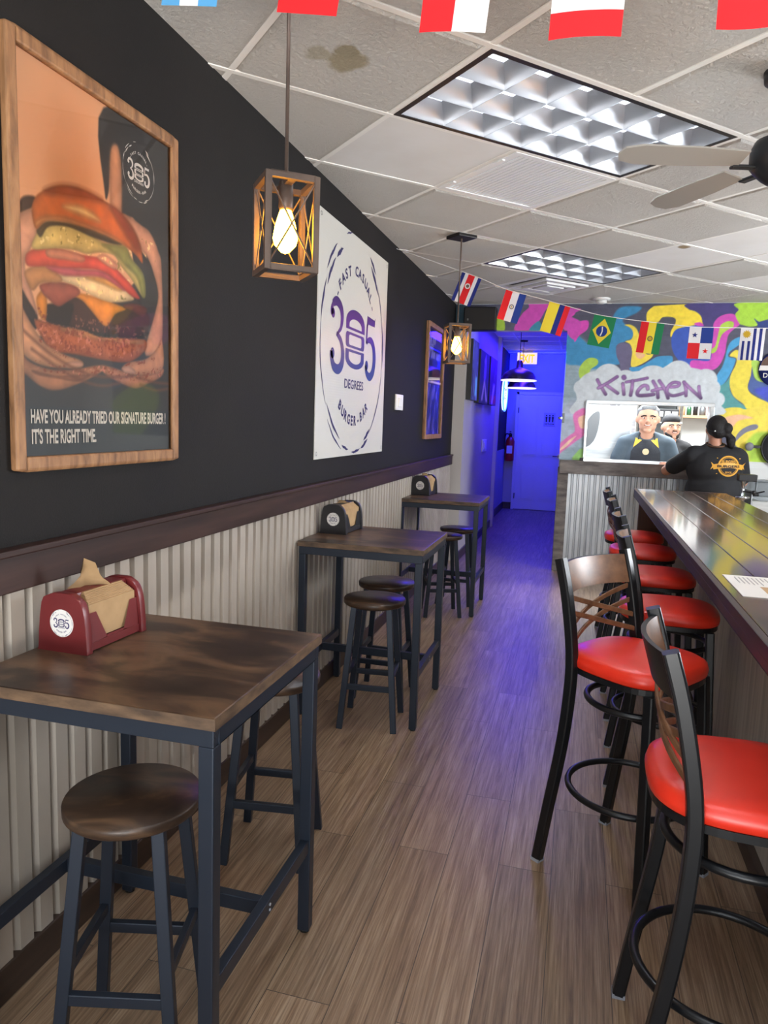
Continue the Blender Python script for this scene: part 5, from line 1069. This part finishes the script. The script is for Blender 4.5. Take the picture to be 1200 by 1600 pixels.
# ================================================================= sink corner behind the bar
t=thing('sink_counter','stainless hand sink with back splash in the corner behind the bar','sink',(1.96,7.58,0))
b=B().box(-.42,.42,-.33,-.26,.90,.93).box(-.42,.42,.2,.33,.90,.93).box(-.42,-.34,-.26,.2,.90,.93).box(.34,.42,-.26,.2,.90,.93)
obj('deck',b,'stainless',t,None,.006); obj('back_splash',B().box(-.42,.42,.305,.335,.93,1.07).box(-.42,.42,.27,.335,1.07,1.09),'steel_grey',t,None,.004)
bs_=B(); x0,x1,y0,y1,z0,z1=-.34,.34,-.26,.2,.72,.90; bs_.add([(x0,y0,z0),(x1,y0,z0),(x1,y1,z0),(x0,y1,z0),(x0,y0,z1),(x1,y0,z1),(x1,y1,z1),(x0,y1,z1)],[(0,1,2,3),(0,4,5,1),(1,5,6,2),(2,6,7,3),(3,7,4,0)]); obj('basin',bs_,'stainless',t)
obj('front_skirt',B().box(-.42,.42,-.34,-.33,.70,.93).box(-.43,-.42,-.34,.335,.0,1.02),'stainless',t,None,.003)
for x in (-.39,.39):
    for y in (-.3,.3): obj('leg',B().tube([(x,y,0),(x,y,.9)],.02,10),'stainless',t)
fa=obj('faucet',B().tube([(-.27,.24,.93),(-.27,.24,1.06)]+[(-.27-.055+.055*math.cos(a),.24-.03*(a/PI),1.06+.055*math.sin(a)) for a in [x*PI/12 for x in range(1,13)]]+[(-.38,.21,1.02)],.010,10),'steel_grey',t); obj('faucet_base',B().lathe([(.03,.93),(.03,.95),(.016,.97)],16,0,Matrix.Translation((-.27,.24,0))).tube([(-.27,.22,.96),(-.21,.17,.985)],.007),'black_metal',fa)
t=thing('drink_tap','chrome drink tap stand with a black box head beside the woman','drink tap',(1.40,6.97,0))
obj('pedestal',B().lathe([(.10,0),(.10,.02),(.022,.03),(.022,.96),(.06,.975),(.06,.99)],20),'chrome',t); obj('column',B().tube([(0,0,.98),(0,0,1.13)],.016),'chrome',t); obj('head',B().box(-.05,.10,-.05,.05,1.125,1.185),'black_plastic',t,None,.006)
obj('tap_handle',B().tube([(.0,-.01,1.035),(.07,-.05,1.03)],.008).sphere((.078,-.054,1.03),.02),'black_metal',t)
# round plaques on the painted wall at the picture's right edge
RX=Matrix.Rotation(rad(90),4,'X')
t=thing('round_tray','round black tray hung on the painted wall at the right edge','tray',(1.90,YK,1.41)); obj('dish',B().lathe([(0,.01),(.17,.01),(.175,.05),(.185,.05),(.185,.0),(0,0)],40,0,RX),'black_plastic',t); obj('hub',B().lathe([(.04,.01),(.03,.035),(0,.04)],20,0,RX),'grey_plastic',t)
t=thing('round_sign','round blue sign with a white band at the upper right edge','sign',(1.80,YK,2.17)); obj('disc',B().lathe([(0,0),(.17,0),(.17,.02),(0,.02)],40,0,RX),'flag_navy',t,None); obj('top_half',B().flat([(x,z) for x,z in arc(0,.02,.155,.13,0,180,24)],-.0205),'brown_panel_wood',t)
b=B().flat([(-.168,-.018),(.168,-.018),(.16,.03),(-.16,.03)],-.0212); obj('band',b,'white_print',t); b=B(); put_text(b,'D',-.125,-.085,.045,None,-.0212); obj('lettering',b,'white_print',t,'white letter D')
t=thing('coat_peg','grey round-headed wall peg beside the black tray','peg',(1.61,YK,1.41)); obj('stem',B().tube([(0,0,0),(.0,-.035,0)],.012),'grey_plastic',t); obj('head',B().sphere((0,-.045,0),(.04,.02,.042)),'grey_plastic',t); obj('arm',B().box(.02,.10,-.05,-.035,-.014,.014),'black_plastic',t,None,.003)

# ================================================================= people
def blob_mesh(name,prims,voxel,mats,smooth=6):
    """One continuous surface grown over tapered limbs and ellipsoids."""
    b=B()
    for p in prims:
        if p[0]=='e':
            c,r=p[1],p[2]; T=Matrix.Translation(c)
            if len(p)>3: T=T@p[3]
            b.sphere((0,0,0),r,0,24,T)
        else:
            a,ra,c,rc=Vector(p[1]),p[2],Vector(p[3]),p[4]; d=c-a; T=Matrix.Translation(a)@d.to_track_quat('Z','Y').to_matrix().to_4x4()
            b.lathe([(ra,0),(rc,d.length)],20,0,T); b.sphere(a,ra,0,20); b.sphere(c,rc,0,20)
    me=b.mesh(name+'_raw',mats); o=bpy.data.objects.new(name+'_raw',me); COL.objects.link(o)
    m_=o.modifiers.new('r','REMESH'); m_.mode='VOXEL'; m_.voxel_size=voxel; m_.use_smooth_shade=True
    s_=o.modifiers.new('s','SMOOTH'); s_.iterations=smooth; s_.factor=.5
    dg=bpy.context.evaluated_depsgraph_get(); r=bpy.data.meshes.new_from_object(o.evaluated_get(dg)); r.name=name
    bpy.data.objects.remove(o); bpy.data.meshes.remove(me)
    r.materials.clear(); r.materials.append(MATS[mats if isinstance(mats,str) else mats[0]]); r.polygons.foreach_set('use_smooth',[True]*len(r.polygons)); return r
def conform(b,me,direction,off):
    bm=bmesh.new(); bm.from_mesh(me); tree=BVHTree.FromBMesh(bm); d=Vector(direction)
    for i,v in enumerate(b.v):
        p,_,_,_=tree.ray_cast(Vector(v)-d*2,d)
        if p is not None: b.v[i]=tuple(p-d*off)
    bm.free(); return b
def subdiv_poly(b,pts,y,mi,n=5):
    """Convex-ish patch split into a fan of small quads so that it can follow a curved surface."""
    cx=sum(p[0] for p in pts)/len(pts); cz=sum(p[1] for p in pts)/len(pts); m=len(pts); q=[]
    for k in range(m):
        a,c=pts[k],pts[(k+1)%m]
        for s in range(4): q.append((a[0]+(c[0]-a[0])*s/4,a[1]+(c[1]-a[1])*s/4))
    m=len(q); vs=[(cx,y,cz)]+[(cx+(x-cx)*(j/n),y,cz+(z-cz)*(j/n)) for j in range(1,n+1) for x,z in q]
    fs=[(0,1+k,1+(k+1)%m) for k in range(m)]+[(1+(j-1)*m+k,1+j*m+k,1+j*m+(k+1)%m,1+(j-1)*m+(k+1)%m) for j in range(1,n) for k in range(m)]
    b.add(vs,fs,mi)
def hand(prims,w,d,up,s=1.0,side=1,curl=.5):
    """Palm, four unequal bent fingers and a thumb from wrist w along d (unit), back of hand towards up."""
    w=Vector(w); d=Vector(d).normalized(); up=Vector(up); up=(up-d*up.dot(d)).normalized(); sd=d.cross(up)*side
    pc=w+d*.05*s
    for k in range(4):
        o=(k-1.5)*.020*s; prims.append(('c',w+sd*o*.6+d*.01*s,.015*s,w+d*.085*s+sd*o,.0115*s))
        L_=(.036,.041,.039,.031)[k]*s; p=w+d*.085*s+sd*o; a=0
        for j,f in enumerate((1,.72,.58)):
            a+=curl*(.5+.35*j); dd=d*math.cos(a)-up*math.sin(a); n_=p+dd*L_*f; prims.append(('c',p,(.0105-.0012*j)*s,n_,(.0095-.0012*j)*s)); p=n_
    b0=w+d*.02*s-sd*.026*s; dd=(d*.65-sd*.65-up*.35).normalized(); p1=b0+dd*.045*s; p2=p1+(d*.9-sd*.2-up*.35).normalized()*.03*s
    prims+= [('c',w+d*.01*s,.016*s,b0,.015*s),('c',b0,.014*s,p1,.0115*s),('c',p1,.0115*s,p2,.0095*s)]
# --- woman from behind
t=thing('person','person seen from behind in a black T-shirt with a gold emblem, leaning at the hatch','person',(1.215,7.40,0))
pr=[('e',(-.005,.035,1.565),(.074,.094,.112)),('e',(-.005,.075,1.515),(.058,.06,.062)),('c',(0,.0,1.37),.062,(-.003,.02,1.50),.056),('c',(-.003,.125,1.56),.012,(-.003,.138,1.545),.015),
 ('e',(-.078,.03,1.555),(.014,.022,.032)),('e',(.072,.03,1.555),(.014,.022,.032)),
 ('c',(-.17,0,1.33),.06,(.17,0,1.33),.06),('e',(0,0,1.2),(.2,.13,.2)),('e',(0,.01,1.0),(.21,.15,.18)),('e',(0,0,.9),(.2,.14,.14)),
 ('c',(-.19,0,1.32),.062,(-.385,.235,1.15),.05),('c',(-.385,.235,1.15),.050,(-.165,.38,1.262),.032),
 ('c',(.2,0,1.32),.062,(.285,.13,1.08),.05),('c',(.285,.13,1.08),.048,(.10,.38,1.275),.032),
 ('c',(-.1,0,.88),.11,(-.11,.03,.48),.075),('c',(-.11,.03,.48),.072,(-.12,-.02,.09),.045),('c',(.1,0,.88),.11,(.11,.03,.48),.075),('c',(.11,.03,.48),.072,(.12,-.02,.09),.045),
 ('c',(-.12,-.03,.04),.04,(-.13,.13,.035),.033),('c',(.12,-.03,.04),.04,(.13,.13,.035),.033)]
hand(pr,(-.165,.38,1.262),(1,.12,-.05),(0,.1,1),1,1,.25); hand(pr,(.10,.38,1.275),(-1,.12,-.03),(0,.1,1),1,-1,.25)
obj('body',blob_mesh('body',pr,.008,'skin_tan',4),None,t)
shm=blob_mesh('shirt',[('e',(.01,0,1.2),(.25,.168,.21)),('e',(.02,.01,1.0),(.255,.185,.2)),('e',(.02,0,.88),(.25,.175,.14)),('c',(-.18,0,1.325),.085,(.19,0,1.325),.085),('c',(-.07,-.005,1.375),.06,(.07,-.005,1.375),.06),
 ('c',(-.19,0,1.31),.088,(-.325,.165,1.20),.082),('c',(.205,0,1.31),.088,(.265,.095,1.13),.082)],.010,'shirt_black',8)
obj('t_shirt',shm,None,t,'black T-shirt')
b=B(); ex,ez=.105,1.235
def crib(pts,w,closed=False): b.ribbon(pts,w,-.6,0,closed)
crib([(ex+x,ez+z) for x,z in arc(0,0,.088,.088,0,360,60)[:-1]],.014,True); crib([(ex+x,ez+z) for x,z in arc(0,0,.074,.074,0,360,60)[:-1]],.003,True)
rib=[(ex-.135+.27*i/20,ez-.012+.02*math.sin(PI*i/20)) for i in range(21)]; crib(rib,.045)
for s in (-1,1): subdiv_poly(b,[(ex+s*.115,ez+.0),(ex+s*.155,ez+.035),(ex+s*.14,ez+.0),(ex+s*.155,ez-.035)][::s],-.6,0)
put_text(b,'BURGERS',ex-.06,ez+.028,.026,.12,-.6,0,.03); put_text(b,'SINCE',ex-.028,ez-.062,.014,.056,-.6,0,.02)
for s in (-1,1):
    for q in (.07,-.07): crib([(ex+s*.095,ez+q),(ex+s*.105,ez+q*1.02)],.008)
conform(b,shm,(0,1,0),.003); e=obj('emblem',b,'gold_print',t,'gold round emblem with a ribbon'); 
b=B(); put_text(b,'BURGERS',ex-.1,ez-.012,.022,.2,-.6,0,.03); conform(b,shm,(0,1,0),.0055); obj('emblem_lettering',b,'shirt_black',e)
hr=blob_mesh('hair',[('e',(0,-.005,1.595),(.093,.103,.105)),('e',(.014,-.045,1.55),(.072,.062,.07)),('e',(.078,-.055,1.575),(.05,.055,.055)),('c',(.06,-.06,1.54),.03,(.11,-.06,1.50),.03),('c',(.12,-.055,1.475),.042,(.125,-.055,1.43),.036)],.007,'hair_black',5)
hh=obj('hair',hr,None,t,'black hair gathered in a bun'); obj('headband',B().tube([(.0+.094*math.cos(a),-.006+.103*math.sin(a),1.585+.045*math.sin(a)) for a in [x*2*PI/40 for x in range(40)]],.003,8,0,True),'fan_dark',t)
obj('hair_clip',B().sphere((-.03,-.104,1.55),.007),'white_plastic',hh)
obj('apron_strap',B().tube([(.082*math.cos(a),.0+.078*math.sin(a),1.425+.02*math.sin(a)) for a in [x*2*PI/40 for x in range(40)]],.009,8,0,True),'brown_panel_wood',t)
obj('trousers',blob_mesh('trousers',[('e',(0,0,.86),(.23,.165,.13)),('c',(-.1,0,.82),.125,(-.11,.03,.46),.095),('c',(-.11,.03,.46),.092,(-.12,-.02,.12),.075),('c',(.1,0,.82),.125,(.11,.03,.46),.095),('c',(.11,.03,.46),.092,(.12,-.02,.12),.075)],.011,'denim_dark',6),None,t)
for s in (-1,1): obj('shoe',blob_mesh('shoe',[('c',(s*.12,-.05,.045),.045,(s*.135,.15,.04),.04)],.008,'black_plastic',3),None,t)
# --- cooks
def cook(label,loc,rz,k,kind):
    t=thing('person',label,'person',loc,rz)
    hz=1.655 if kind==0 else 1.575; V=lambda x,y,z:(x*k,y*k,hz+(z)*k)       # z measured from the head centre
    pr=[('e',V(0,0,.012),(.083*k,.096*k,.106*k)),('e',V(0,-.028,-.052),(.070*k,.066*k,.062*k)),('c',V(0,-.095,.0),.010*k,V(0,-.110,-.020),.0145*k),('c',V(-.012,-.10,-.025),.008*k,V(.012,-.10,-.025),.008*k),
     ('c',V(-.035,-.085,.024),.008*k,V(.035,-.085,.024),.008*k),('c',V(-.02,-.094,-.066),.007*k,V(.02,-.094,-.066),.007*k),('e',V(0,-.082,-.098),(.03*k,.02*k,.018*k)),('e',V(-.042,-.066,-.028),(.026*k,.02*k,.022*k)),('e',V(.042,-.066,-.028),(.026*k,.02*k,.022*k)),
     ('e',V(-.087,.008,-.005),(.012*k,.02*k,.031*k)),('e',V(.087,.008,-.005),(.012*k,.02*k,.031*k)),('c',V(0,.02,-.17),.066*k,V(0,.01,-.07),.06*k),
     ('c',V(-.14,.02,-.20),.06*k,V(.14,.02,-.20),.06*k),('e',V(0,.02,-.34),(.17*k,.11*k,.2*k)),('e',V(0,.02,-.56),(.16*k,.12*k,.16*k))]
    for s in (-1,1):
        pr+=[('c',V(s*.17,.02,-.205),.055*k,V(s*.228,-.02,-.43),.044*k),('c',V(s*.228,-.02,-.43),.042*k,V(s*.12,-.17,-.43),.028*k)]
        hand(pr,V(s*.12,-.17,-.43),(-s*.8,-.55,-.1),(0,.1,1),k,s,.35)
        pr+=[('c',V(s*.08,.02,-.62),.095*k,(s*.10*k,.05,.46),.075),('c',(s*.10*k,.05,.46),.072,(s*.11*k,.02,.09),.048),('c',(s*.11*k,.04,.045),.04,(s*.12*k,-.12,.04),.034)]
    obj('body',blob_mesh('body',pr,.008*k,'skin',3),None,t)
    sp=[('c',V(-.13,.02,-.205),.072*k,V(.13,.02,-.205),.072*k),('e',V(0,.02,-.34),(.185*k,.132*k,.2*k)),('e',V(0,.02,-.56),(.185*k,.142*k,.18*k))]
    for s in (-1,1): sp+=[('c',V(s*.045,.02,-.135),.04*k,V(s*.155,.02,-.195),.062*k),('c',V(s*.165,.02,-.21),.072*k,V(s*.212,-.005,-.335),.068*k)]
    sm=blob_mesh('t_shirt',sp,.011*k,'shirt_slate' if kind==0 else 'shirt_black',7); obj('t_shirt',sm,None,t)
    obj('trousers',blob_mesh('trousers',[('e',V(0,.02,-.66),(.175*k,.135*k,.1*k))]+[('c',V(s*.08,.02,-.66),.105*k,(s*.11*k,.03,.12),.09) for s in (-1,1)],.014,'denim_dark',6),None,t)
    e_=B(); p_=B(); br=B()
    for s in (-1,1):
        c=V(s*.032,-.0845,.006); e_.sphere(c,(.0125*k,.008*k,.0045*k)); p_.sphere((c[0],c[1]-.005*k,c[2]),(.0062*k,.0045*k,.0042*k),0,12)
        obj('eyebrow',B().tube([V(s*.014,-.096,.024),V(s*.034,-.094,.0275),V(s*.056,-.079,.019)],.005*k,8),'hair_black',t)
    obj('eyes',e_,'eye_white',t); obj('pupils',p_,'eye_dark',t)
    m_=B().tube([V(x,-.101+abs(x)*.3,-.056+abs(x)**2*11) for x in (-.028,-.018,-.008,0,.008,.018,.028)],.0045*k,8); obj('lips',m_,'lip',t); obj('teeth',B().tube([V(x,-.1025+abs(x)*.3,-.0535+abs(x)**2*11) for x in (-.02,-.01,0,.01,.02)],.0032*k,6),'teeth',t)
    if kind==0:
        obj('hair',blob_mesh('hair',[('e',V(0,.014,.068),(.080*k,.088*k,.062*k)),('e',V(0,.045,.02),(.086*k,.07*k,.08*k)),('c',V(-.04,-.058,.094),.018*k,V(.04,-.058,.096),.022*k),('c',V(-.078,.0,.03),.014*k,V(-.07,.0,.07),.02*k),('c',V(.078,.0,.03),.014*k,V(.07,.0,.07),.02*k)],.008*k,'hair_grey',4),None,t,'short greying hair')
        b=B(); subdiv_poly(b,[V(-.125,0,-.46)[::2],V(.125,0,-.46)[::2],V(.115,0,-.27)[::2],V(.065,0,-.175)[::2],V(-.065,0,-.175)[::2],V(-.115,0,-.27)[::2]],-.9,0,8); conform(b,sm,(0,1,0),.006); ap=obj('apron',b,'apron_navy',t,'dark apron bib')
        b=B()
        for s in (-1,1): subdiv_poly(b,[V(s*.035,0,-.175)[::2],V(s*.085,0,-.155)[::2],V(s*.10,0,-.235)[::2]],-.9,0,4); 
        conform(b,sm,(0,1,0),.010); obj('apron_strap',b,'yellow_cloth',ap,'yellow strap patches')
        for s in (-1,1):
            b=B(); b.ribbon([V(s*.05,0,-.11)[::2],V(s*.06,0,-.14)[::2],V(s*.064,0,-.17)[::2]],.012*k,-.9,0)
            conform(b,sm,(0,1,0),.013); obj('strap_buckle',b,'black_plastic',ap)
        b=B(); c=V(.0,0,-.268); subdiv_poly(b,[(c[0]+x,c[2]+z) for x,z in arc(0,0,.026*k,.026*k,0,360,16)[:-1]],-.9,0,3); conform(b,sm,(0,1,0),.011); obj('badge',b,'badge_tan',ap,'round tan badge')
    else:
        cp=blob_mesh('cap',[('e',V(0,.008,.07),(.083*k,.1*k,.068*k)),('e',V(0,.03,.045),(.085*k,.085*k,.05*k)),('c',V(-.05,.11,.03),.012*k,V(.05,.11,.03),.012*k)],.008*k,'shirt_black',3); obj('cap',cp,None,t,'black backward cap')
        obj('beard',blob_mesh('beard',[('c',V(-.066,-.04,-.06),.014*k,V(-.03,-.085,-.095),.016*k),('c',V(.066,-.04,-.06),.014*k,V(.03,-.085,-.095),.016*k),('c',V(-.03,-.08,-.1),.014*k,V(.03,-.08,-.1),.014*k),('c',V(-.022,-.098,-.037),.006*k,V(.022,-.098,-.037),.006*k)],.006*k,'hair_black',2),None,t,'dark beard')
    return t
cook('smiling cook in a slate T-shirt and dark apron with yellow straps at the hatch',(.695,8.52,0),rad(-4),1.32,0)
cook('bearded cook in a black backward cap standing behind the smiling one',(.985,8.93,0),rad(16),1.14,1).location.z=0
